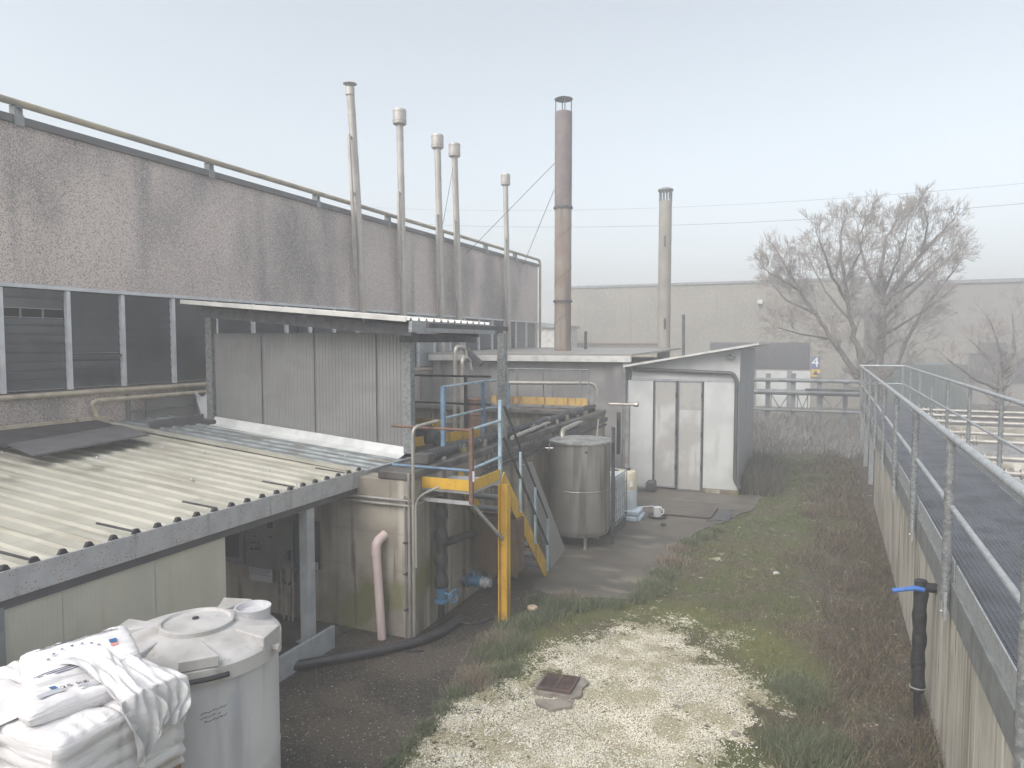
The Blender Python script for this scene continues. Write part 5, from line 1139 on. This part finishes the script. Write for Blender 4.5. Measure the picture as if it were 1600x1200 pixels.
# torn film hood over the sacks
def hood(u, v):
    # u along the pallet (y), v from the top over the edge and down
    y = SY0 + .37 + .38 * u; s = v
    zt = zt_ + .17 - .10 * (u - .3) ** 2
    if s < .5:
        f = s / .5; x = SX1 - .50 + .5 * f; z = zt - .10 * f ** 2.2 - .0
    else:
        f = (s - .5) / .5; x = SX1 + .02 + .05 * math.sin(f * 2.2); z = zt - .10 - f * (.24 + .16 * math.exp(-((u - .12) / .16) ** 2))
    fold = .022 * math.sin(14 * u + 5 * v + 2 * math.sin(5 * v)) + .014 * math.sin(31 * u - 8 * v) + .008 * math.sin(55 * u + 20 * v)
    return (x + fold * (.4 + .8 * v), y + .03 * math.sin(8 * v + 3 * u), z + fold * .8 * (1 - .5 * v))
o = MB().sheet(hood, 60, 60, (-.002, 0, -.002)).build('plastic_film', 'film', None, smooth=60); tag(o, 'crumpled torn white plastic film over the sacks at the tank end', 'film')
def flap(u, v):
    a = V((SX1 - .50, SY0 + .55, zt_ + .16)); c_ = V((SX1 - .62, SY0 - .2, zt_ + .03)); p = a.lerp(c_, u)
    return (p.x + .22 * v * (1 - .3 * u) + .012 * math.sin(9 * u + 4 * v), p.y - .04 * v, p.z - .05 * v + .02 * math.sin(7 * u) * (1 - v))
o = MB().sheet(flap, 24, 10, (0, 0, -.002)).build('plastic_flap', 'film', None, smooth=60); tag(o, 'loose pale strip of film stretched down the left side of the sacks', 'film')
# lower pallet load that carries the upper one (below the frame)
t = T('wrapped_load', 'white wrapped pallet load standing under the upper pallet', 'load', (SX1 - .6, SY0 + .4, 0))
b = MB(); b.box((SX1 - 1.19, SY0, .13), (SX1 - .01, SY1, Z0 - .003)); b.build('wrapped_sacks', 'sack', t, bevel=.05)
b = MB()
for y in (SY0 + .05, SY0 + .38, SY1 - .05): b.box((SX1 - 1.19, y - .05, 0), (SX1 - .01, y + .05, .127))
b.build('pallet_base', 'wood', t)

# ------------------------------------------------------------------ yard bits
ps = [V((*U(x, y, Z=0)[:2], .0)) for x, y in ((838, 1083), (855, 1059), (909, 1067), (891, 1091))]
cen = sum(ps, V()) / 4
t = T('drain_grate', 'square cast iron drain grate set in a mortar surround in the gravel', 'drain', cen)
ex = (ps[3] - ps[0]); ey = (ps[1] - ps[0])
def gp(u, v, z): return ps[0] + ex * u + ey * v + V((0, 0, z))
def gbar(m, u0, v0, u1, v1, z0, z1): m.add([gp(u, v, z) for u in (u0, u1) for v in (v0, v1) for z in (z0, z1)], [(0, 1, 3, 2), (4, 6, 7, 5), (0, 4, 5, 1), (2, 3, 7, 6), (1, 5, 7, 3), (0, 2, 6, 4)])
m = MB()
out = [(-.06, -.05), (.3, -.12), (.75, -.1), (1.12, -.15), (1.3, .05), (1.22, .5), (1.3, .9), (1.1, 1.15), (.7, 1.18), (.4, 1.1), (.1, 1.15), (-.12, .95), (-.16, .5)]
o = [gp(u, v, -.08) for u, v in out]; m.add(o + [p + V((0, 0, .115)) for p in o], [tuple(range(len(o), 2 * len(o)))] + [(i, (i + 1) % len(o), (i + 1) % len(o) + len(o), i + len(o)) for i in range(len(o))]); m.build('surround', 'mortar', t, smooth=0)
mm = MB(); gbar(mm, .03, .03, .97, .97, .03, .038); mm.build('pit_shade', 'void', t, smooth=0)  # flat black plate, the depth's shade painted between the bars
m = MB()
for a in ((0, 0, 1, .07), (0, .93, 1, 1), (0, .07, .06, .93), (.94, .07, 1, .93), (.47, .07, .53, .93)): gbar(m, *a, .03, .062)
for k in range(7): v = .1 + .12 * k; gbar(m, .06, v, .47, v + .042, .040, .058); gbar(m, .53, v, .94, v + .042, .040, .058)
m.build('grate', 'iron', t, smooth=0)
q = [V((*U(x, y, Z=0)[:2], .0)) for x, y in ((836, 1096), (895, 1098), (893, 1108), (862, 1113), (838, 1103))]
o = MB().prism(q, (0, 0, .03)).build('mortar_slab', 'mortar', None, smooth=0); tag(o, 'thin broken slab of mortar half covered by gravel before the drain grate', 'slab')
q = U(832, 960, Z=.0); t = T('clay_lid', 'round pale clay lid on a short pipe stub beside the yellow leg', 'lid', q)
MB().lathe([(.045, -.02), (.045, .07)], q, 16).build('stub', 'rusty', t); MB().lathe([(.06, .07), (.068, .075), (.068, .1), (.055, .11), (.01, .108)], q, 24).build('lid', 'terracotta', t)
for k, (x, y, s, lab) in enumerate(((1150, 1148, .035, 'dark grey stone lying on the white gravel'), (1213, 897, .05, 'pale round stone in the grass'), (1058, 1105, .03, 'small dark stone on the gravel, left of the dark grey stone'))):
    q = U(x, y, Z=.01); b = MB(); b.lathe([(s * .5, -.01), (s, .005), (s * .9, s * .5), (s * .3, s * .8), (.003, s * .82)], q, 9); b.v = [v + V((random.uniform(-.3, .3), random.uniform(-.3, .3), 0)) * s * .5 for v in b.v]
    tag(b.build('stone', 'mortar' if k != 1 else 'gutter', None), lab, 'stone')
q = [V((*U(x, y, Z=.02)[:2], .021)) for x, y in ((462, 1003), (484, 994), (487, 996), (470, 1006))]
o = MB().prism(q, (0, 0, .008)).build('board_scrap', 'paper', None, smooth=0); tag(o, 'pale scrap of board on the dark floor under the lean-to', 'scrap')
o = MB().bar(U(634, 1018, Z=.02), U(662, 1017, Z=.02), .015, .015).build('iron_rod', 'inkdark', None); tag(o, 'short dark rod on the asphalt near the basin corner', 'rod')

# ------------------------------------------------------------------ vegetation: real blades, twigs and pebbles
def colmat(name, rough=.85):
    m = bpy.data.materials.new(name); m.use_nodes = True; t = m.node_tree; b = t.nodes['Principled BSDF']; b.inputs['Roughness'].default_value = rough
    a = t.nodes.new('ShaderNodeVertexColor'); a.layer_name = 'tint'; n = t.nodes.new('ShaderNodeTexNoise'); n.inputs['Scale'].default_value = 25
    x = t.nodes.new('ShaderNodeMix'); x.data_type = 'RGBA'; x.blend_type = 'MULTIPLY'; x.inputs[0].default_value = .35; t.links.new(a.outputs[0], x.inputs[6]); t.links.new(n.outputs['Fac'], x.inputs[7]); t.links.new(x.outputs[2], b.inputs['Base Color']); return m
GM = colmat('blade'); PM = colmat('pebble')
def zgr(x, y): return (fbm(x * .7, y * .7, 5) - .47) * .10 * sstep(17, 12, np.abs(y - 8)) * sstep(-3.6, -2.2, x)
def mesh_np(name, V_, F_, C_, mat):
    me = bpy.data.meshes.new(name); nv = len(V_); nf = len(F_); k = F_.shape[1]
    me.vertices.add(nv); me.vertices.foreach_set('co', V_.astype(np.float32).ravel())
    me.loops.add(nf * k); me.loops.foreach_set('vertex_index', F_.astype(np.int32).ravel())
    me.polygons.add(nf); me.polygons.foreach_set('loop_start', (np.arange(nf) * k).astype(np.int32))
    me.update(calc_edges=True); a = me.color_attributes.new('tint', 'FLOAT_COLOR', 'POINT')
    a.data.foreach_set('color', np.concatenate([C_, np.ones((nv, 1))], 1).astype(np.float32).ravel())
    me.materials.append(mat); o = bpy.data.objects.new(name, me); col.objects.link(o); return o
def blades(name, x, y, h, wd, lean, c, z=None):
    n = len(x); an = rng.uniform(0, 2 * np.pi, n); la = rng.uniform(0, 2 * np.pi, n)
    z = zgr(x, y) - .01 if z is None else z
    dx, dy = np.cos(an) * wd / 2, np.sin(an) * wd / 2; lx, ly = np.cos(la) * lean * h, np.sin(la) * lean * h
    hz = h * np.sqrt(np.clip(1 - lean ** 2, .05, 1))
    P = np.zeros((n, 5, 3)); P[:, 0] = np.stack([x - dx, y - dy, z], -1); P[:, 1] = np.stack([x + dx, y + dy, z], -1)
    P[:, 2] = np.stack([x - dx * .8 + lx * .35, y - dy * .8 + ly * .35, z + hz * .6], -1); P[:, 3] = np.stack([x + dx * .8 + lx * .35, y + dy * .8 + ly * .35, z + hz * .6], -1)
    P[:, 4] = np.stack([x + lx, y + ly, z + hz], -1)
    i = np.arange(n)[:, None] * 5; F_ = np.concatenate([i + np.array([0, 1, 3]), i + np.array([0, 3, 2]), i + np.array([2, 3, 4])])
    C_ = np.repeat(c, 5, 0); return mesh_np(name, P.reshape(-1, 3), F_, C_, GM)
def pick(n, *cs):
    cs = np.array(cs); a = cs[rng.integers(0, len(cs), n)]; return a * rng.uniform(.65, 1.35, (n, 1))
def hard(x, y): return np.maximum(sdist(x, y, ASPH), sdist(x, y, SLAB))
def scatter(n, x0, x1, y0, y1, near=1.6):
    u = rng.uniform(0, 1, n); y = y0 + (y1 - y0) * u ** near; x = rng.uniform(x0, x1, n); return x, y
wallx = lambda y: WX0 + y * math.tan(WA)
# short grass
x, y = scatter(230000, -3.6, 1.1, 4.4, 23, 1.9); g_, m_, b_, nz_, n2_ = zoneset(x, y)
patch = fbm(x * 2.2, y * 2.2, 77); k = (hard(x, y) < -.02) & (x < wallx(y)) & (rng.uniform(0, 1, len(x)) < np.clip(1.04 - 1.02 * g_ - .45 * b_ - .35 * m_ * (patch < .5), .012, 1) * (.25 + 1.1 * sstep(.35, .6, patch)))
x, y, b_, m_ = x[k], y[k], b_[k], m_[k]; n = len(x); far = np.clip((y - 4) / 9, .8, 2.2)
dry = sstep(.42, .58, fbm(x * .9 + 9, y * .9, 41))[:, None]
cg = pick(n, (.095, .145, .028), (.125, .16, .04), (.07, .115, .025), (.17, .185, .06), (.12, .155, .075)); cd_ = pick(n, (.26, .22, .12), (.20, .165, .09), (.33, .285, .18), (.15, .135, .06))
c_ = np.where(rng.uniform(0, 1, (n, 1)) < np.clip(.2 + dry * .6 + b_[:, None] * .3 - (sstep(12, 15, y)*.5)[:, None], 0, 1), cd_, cg)
tag(blades('grass', x, y, rng.uniform(.02, .07, n) * (.8 + .25 * far), rng.uniform(.004, .008, n) * far, rng.uniform(.45, .98, n), c_), 'short green and straw coloured grass around the white gravel', 'grass', kind='stuff')
# brown weeds along the wall
x, y = scatter(110000, -1.4, 1.15, 4.4, 25, 1.5); g_, m_, b_, nz_, n2_ = zoneset(x, y)
k = (x < wallx(y) - .01) & (rng.uniform(0, 1, len(x)) < b_ * sstep(.3, .55, fbm(x * 1.8, y * 1.8, 61))) & (g_ < .3)
x, y = x[k], y[k]; n = len(x); far = np.clip((y - 4) / 9, .8, 2)
c_ = pick(n, (.105, .07, .052), (.14, .095, .07), (.075, .055, .04), (.21, .165, .115), (.12, .078, .06), (.28, .235, .175), (.085, .115, .03))
tag(blades('weeds', x, y, rng.uniform(.06, .26, n) * (.6 + .6 * fbm(x * 1.2, y * 1.2, 8)) * 1.1, rng.uniform(.003, .007, n) * far, rng.uniform(.55, .99, n), c_), 'tangled brown dead weeds along the foot of the retaining wall', 'weeds', kind='stuff')
# tufts along the asphalt edge and slab edge
xs_, ys_ = [], []
edge = [(615, 1195, .05), (640, 1165, .06), (665, 1140, .06), (690, 1110, .06), (715, 1085, .08), (735, 1070, .10), (745, 1062, .12), (775, 1055, .08), (770, 1020, .13), (780, 1005, .15), (800, 1010, .15), (800, 985, .13), (820, 975, .13), (850, 965, .12), (870, 950, .15), (885, 940, .12), (835, 940, .09), (905, 950, .1), (930, 945, .08), (960, 945, .08), (1000, 935, .10), (1020, 920, .14), (1035, 900, .12), (1050, 880, .14), (1060, 860, .10), (1075, 850, .10), (1100, 840, .1), (1120, 830, .08), (800, 1045, .08), (1240, 1080, .16), (1260, 1095, .14), (1225, 1160, .12), (1255, 1180, .16), (1290, 1170, .16), (1070, 870, .05), (940, 800, .03), (1036, 822, .03)]
hh, cc = [], []
for (px, py, rd) in edge:
    p = U(px, py, Z=0); k = int(2600 * (rd / .12) ** 2 * .55) + 200; xs_.append(rng.normal(p.x, rd * .75, k)); ys_.append(rng.normal(p.y, rd * .9, k))
    hh.append(rng.uniform(.05, .16, k) * (rd / .12) ** .4); dryish = px in (745, 780, 735, 885, 1050, 1060)
    cc.append(pick(k, (.26, .21, .15), (.34, .29, .22), (.19, .16, .12)) if dryish else pick(k, (.12, .155, .075), (.18, .205, .12), (.09, .13, .05), (.25, .25, .18)))
x = np.concatenate(xs_); y = np.concatenate(ys_); h_ = np.concatenate(hh); n = len(x)
tag(blades('grass_tufts', x, y, h_, rng.uniform(.003, .006, n) * np.clip((y - 3) / 6, .8, 2), rng.uniform(.35, .97, n), np.concatenate(cc), np.maximum(zgr(x, y) - .01, 0)), 'frosty grey green tufts along the edge of the asphalt', 'grass', kind='stuff')
# reeds and frosted scrub at the back
x, y = scatter(60000, -2.6, 2.6, 22.5, 30.0, 1.0)
edge_ = fbm(x * .9, y * .3, 71) * 2.6 + 22.6
k = (y > edge_) & ((x < wallx(y) + .1) | (y > 26)); x, y = x[k], y[k]; n = len(x)
hz_ = (.35 + .75 * sstep(0, 3, y - edge_[k])) * (.2 + 1.5 * fbm(x * 1.3, y * 1.3, 4) ** 1.3)
c_ = pick(n, (.33, .31, .29), (.43, .405, .385), (.25, .23, .215), (.52, .50, .49), (.28, .27, .22))
tag(blades('reeds', x, y, hz_ * rng.uniform(.5, 1.15, n), rng.uniform(.008, .018, n), rng.uniform(.15, .92, n), c_), 'pale frosted reeds and scrub below the pipe rack', 'reeds', kind='stuff')
# scrub by the shed side
x, y = scatter(9000, -1.5, -.6, 16.9, 20.5, 1.0); k = rng.uniform(0, 1, len(x)) < sstep(-.55, -1.4, x + (fbm(x * 3, y * 3, 2) - .5) * .8); x, y = x[k], y[k]; n = len(x)
c_ = pick(n, (.09, .085, .06), (.14, .125, .10), (.07, .075, .045), (.2, .19, .16))
tag(blades('weeds', x, y, rng.uniform(.15, .75, n) * (.4 + fbm(x * 2, y * 2, 5)), rng.uniform(.006, .014, n), rng.uniform(.1, .8, n), c_), 'grey green weeds growing against the side of the white shed', 'weeds', kind='stuff')
# gravel stones
x, y = scatter(110000, -3.3, .3, 4.3, 9.2, 1.3); g_, m_, b_, nz_, n2_ = zoneset(x, y)
k = (g_ > .15) & (rng.uniform(0, 1, len(x)) < (g_ ** 1.5 * .8) * (.15 + 1.0 * (fbm(x * 2.6, y * 2.6, 14) > .46))) & (hard(x, y) < 0.02); ring = sdist(x, y, [gp(u, v, 0) for u, v in out]) < .0; k &= ring
x, y = x[k], y[k]; n = len(x); s = rng.uniform(.004, .011, n); z = zgr(x, y) + .003
base = np.array([(1, 0, 0), (0, 1, 0), (-1, 0, 0), (0, -1, 0), (0, 0, .8), (0, 0, -.5)]); fo_ = np.array([(0, 1, 4), (1, 2, 4), (2, 3, 4), (3, 0, 4), (1, 0, 5), (2, 1, 5), (3, 2, 5), (0, 3, 5)])
P = base[None] * s[:, None, None] * rng.uniform(.6, 1.3, (n, 6, 1)); an = rng.uniform(0, 6.28, n); ca, sa = np.cos(an)[:, None], np.sin(an)[:, None]
P = np.stack([P[..., 0] * ca - P[..., 1] * sa + x[:, None], P[..., 0] * sa + P[..., 1] * ca + y[:, None], P[..., 2] + z[:, None]], -1)
F_ = (np.arange(n)[:, None, None] * 6 + fo_[None]).reshape(-1, 3)
c_ = np.repeat(pick(n, (.84, .80, .68), (.88, .86, .78), (.76, .70, .56), (.82, .76, .62), (.45, .42, .30)), 6, 0).clip(0, .88)
tag(mesh_np('gravel', P.reshape(-1, 3), F_, c_, PM), 'loose white limestone gravel scattered over mossy ground', 'gravel', kind='stuff')

# ------------------------------------------------------------------ bare trees
def tree(name, label, limbs, D, seed, lv=4, base=None):
    rr = random.Random(seed); tk, tw = MB(), MB()
    def grow(p, d, L, r, lev):
        n = 4 if lev > 1 else 3; pts = [p]; q = p.copy(); dd = d.copy(); k = L / n
        for i in range(n):
            dd = (dd + V((rr.gauss(0, .13), rr.gauss(0, .13), rr.gauss(.03, .11)))).normalized(); q = q + dd * k; pts.append(q.copy())
        m = tk if r > .028 else tw
        m.tube(pts, [max(.004, r * (1 - .55 * i / n)) for i in range(n + 1)], 6 if r > .028 else 3, caps=False)
        if lev <= 0: return
        nb = rr.randint(3, 5) if lev > 1 else rr.randint(3, 6)
        for b in range(nb):
            f = rr.uniform(.3, 1) if b else 1.0; i = min(n - 1, int(f * n)); bp = pts[i].lerp(pts[i + 1], f * n - i)
            ax = V((rr.gauss(0, 1), rr.gauss(0, 1), rr.gauss(0, 1))); nd = (dd + dd.cross(ax).normalized() * rr.uniform(.35, .95) + V((0, 0, .12))).normalized()
            grow(bp, nd, L * rr.uniform(.5, .78), r * (.62 if b == 0 else rr.uniform(.36, .55)), lev - 1)
    t = T(name, label, 'tree', base or (0, 0, 0))
    for (pts, r0, r1) in limbs:
        P_ = [U(x, y, D=D + dd) for x, y, dd in pts]; out_ = []
        for i in range(len(P_) - 1):
            for k in range(4): out_.append(P_[i].lerp(P_[i + 1], k / 4) + V((rr.gauss(0, .02), rr.gauss(0, .02), 0)))
        out_.append(P_[-1]); N_ = len(out_)
        tk.tube(out_, [r0 + (r1 - r0) * i / (N_ - 1) for i in range(N_)], 9, caps=True)
        for i in range(int(N_ * .22), N_):
            fr_ = i / (N_ - 1)
            for b in range(2 if fr_ < .5 else 3):
                d = (out_[min(i + 1, N_ - 1)] - out_[i - 1]).normalized(); ax = V((rr.gauss(0, 1), rr.gauss(0, 1), rr.gauss(0, .6))); nd = (d * .75 + d.cross(ax).normalized() * rr.uniform(.5, 1.0) + V((0, 0, .05))).normalized()
                grow(out_[i], nd, rr.uniform(.42, .85) * (1.05 - .35 * fr_), (r0 + (r1 - r0) * fr_) * rr.uniform(.16, .30), lv - 1 if rr.random() < .6 else lv - 2)
        grow(out_[-1], (out_[-1] - out_[-2]).normalized(), .55, r1, lv - 1)
    tk.build('trunk', 'bark', t, smooth=60); tw.build('crown', 'twig', t, smooth=0)
    return t
DT = 25.5
def base_at(x, D): p = U(x, 600, D=D); return (p.x, p.y, 0)
tree('bare_tree', 'bare grey tree with two limbs forking low and leaning towards the shed',
     [([(1378, 690, 0), (1362, 625, 0), (1345, 590, 0)], .19, .14), ([(1345, 592, 0), (1320, 560, .2), (1296, 525, .5), (1268, 480, .7), (1235, 430, 1.0), (1215, 395, 1.2)], .11, .03),
      ([(1349, 598, 0), (1338, 540, -.3), (1328, 490, -.5), (1318, 430, -.6), (1312, 370, -.4), (1318, 345, -.2)], .11, .025), ([(1322, 470, -.5), (1296, 420, -1.2), (1280, 375, -1.5)], .06, .025), ([(1300, 530, .4), (1250, 522, -.6), (1215, 512, -1)], .045, .015), ([(1252, 455, .9), (1225, 440, 0), (1200, 425, -.6)], .035, .012), ([(1328, 500, -.4), (1290, 455, 1.5), (1262, 400, 2)], .05, .015), ([(1320, 440, -.5), (1345, 395, -1.6), (1350, 350, -2)], .045, .014), ([(1275, 490, .6), (1230, 470, 1.6), (1203, 440, 2)], .05, .02)], DT, 3, base=base_at(1375, DT))
tree('bare_tree', 'bare grey tree with a straight thicker trunk and a rounded crown, behind the walkway end',
     [([(1372, 690, 1.5), (1370, 600, 1.5), (1378, 520, 1.4), (1380, 470, 1.4)], .20, .13), ([(1380, 475, 1.4), (1376, 420, 1.2), (1384, 370, 1.0), (1400, 348, .9)], .10, .025), ([(1380, 480, 1.4), (1412, 430, 1.0), (1450, 385, .8), (1478, 355, .6)], .11, .03),
      ([(1379, 500, 1.4), (1425, 455, 2.2), (1470, 415, 2.8), (1500, 385, 3)], .08, .025), ([(1380, 470, 1.4), (1352, 420, 2), (1340, 370, 2.4), (1352, 348, 2.4)], .07, .02), ([(1370, 610, 1.5), (1402, 570, 1.2), (1420, 525, .9), (1445, 480, .7), (1485, 430, .5)], .09, .03), ([(1388, 520, 1.4), (1420, 500, .2), (1460, 475, -.6)], .05, .015), ([(1381, 455, 1.3), (1405, 405, 0), (1420, 345, -.4)], .06, .016), ([(1440, 395, .9), (1450, 350, 0), (1445, 330, 0)], .04, .014), ([(1390, 465, 1.2), (1430, 440, -.4), (1470, 400, -1)], .05, .015)], DT, 5, base=base_at(1372, DT + 1.5))
tree('bare_tree', 'smaller bare bushy tree beyond the steel air pipes',
     [([(1565, 680, 0), (1562, 620, 0), (1566, 590, 0)], .16, .12), ([(1566, 592, 0), (1540, 555, .3), (1515, 530, .5)], .08, .02), ([(1566, 592, 0), (1585, 550, .2), (1582, 490, .4)], .08, .02), ([(1566, 595, 0), (1600, 560, -.3), (1640, 520, -.4)], .08, .02), ([(1562, 610, 0), (1520, 590, -.5), (1480, 560, -.6)], .06, .02), ([(1566, 590, 0), (1562, 540, -.4), (1545, 500, -.4)], .05, .02)], 23.5, 9, lv=3, base=base_at(1565, 23.5))

# ------------------------------------------------------------------ fog
hz = MB().box((-170, -80, -1.1), (170, 170, 11.2)).build('haze', G['void'], None, smooth=0)
m = bpy.data.materials.new('fog_air'); m.use_nodes = True; t = m.node_tree; t.nodes.clear()
vo = t.nodes.new('ShaderNodeVolumePrincipled'); ou = t.nodes.new('ShaderNodeOutputMaterial'); vo.inputs['Color'].default_value = (.97, .98, 1, 1); vo.inputs['Density'].default_value = .011; vo.inputs['Anisotropy'].default_value = .2
t.links.new(vo.outputs[0], ou.inputs['Volume']); hz.data.materials.clear(); hz.data.materials.append(m); struct(hz, 'stuff'); hz['label'] = 'even pale winter fog filling the yard'
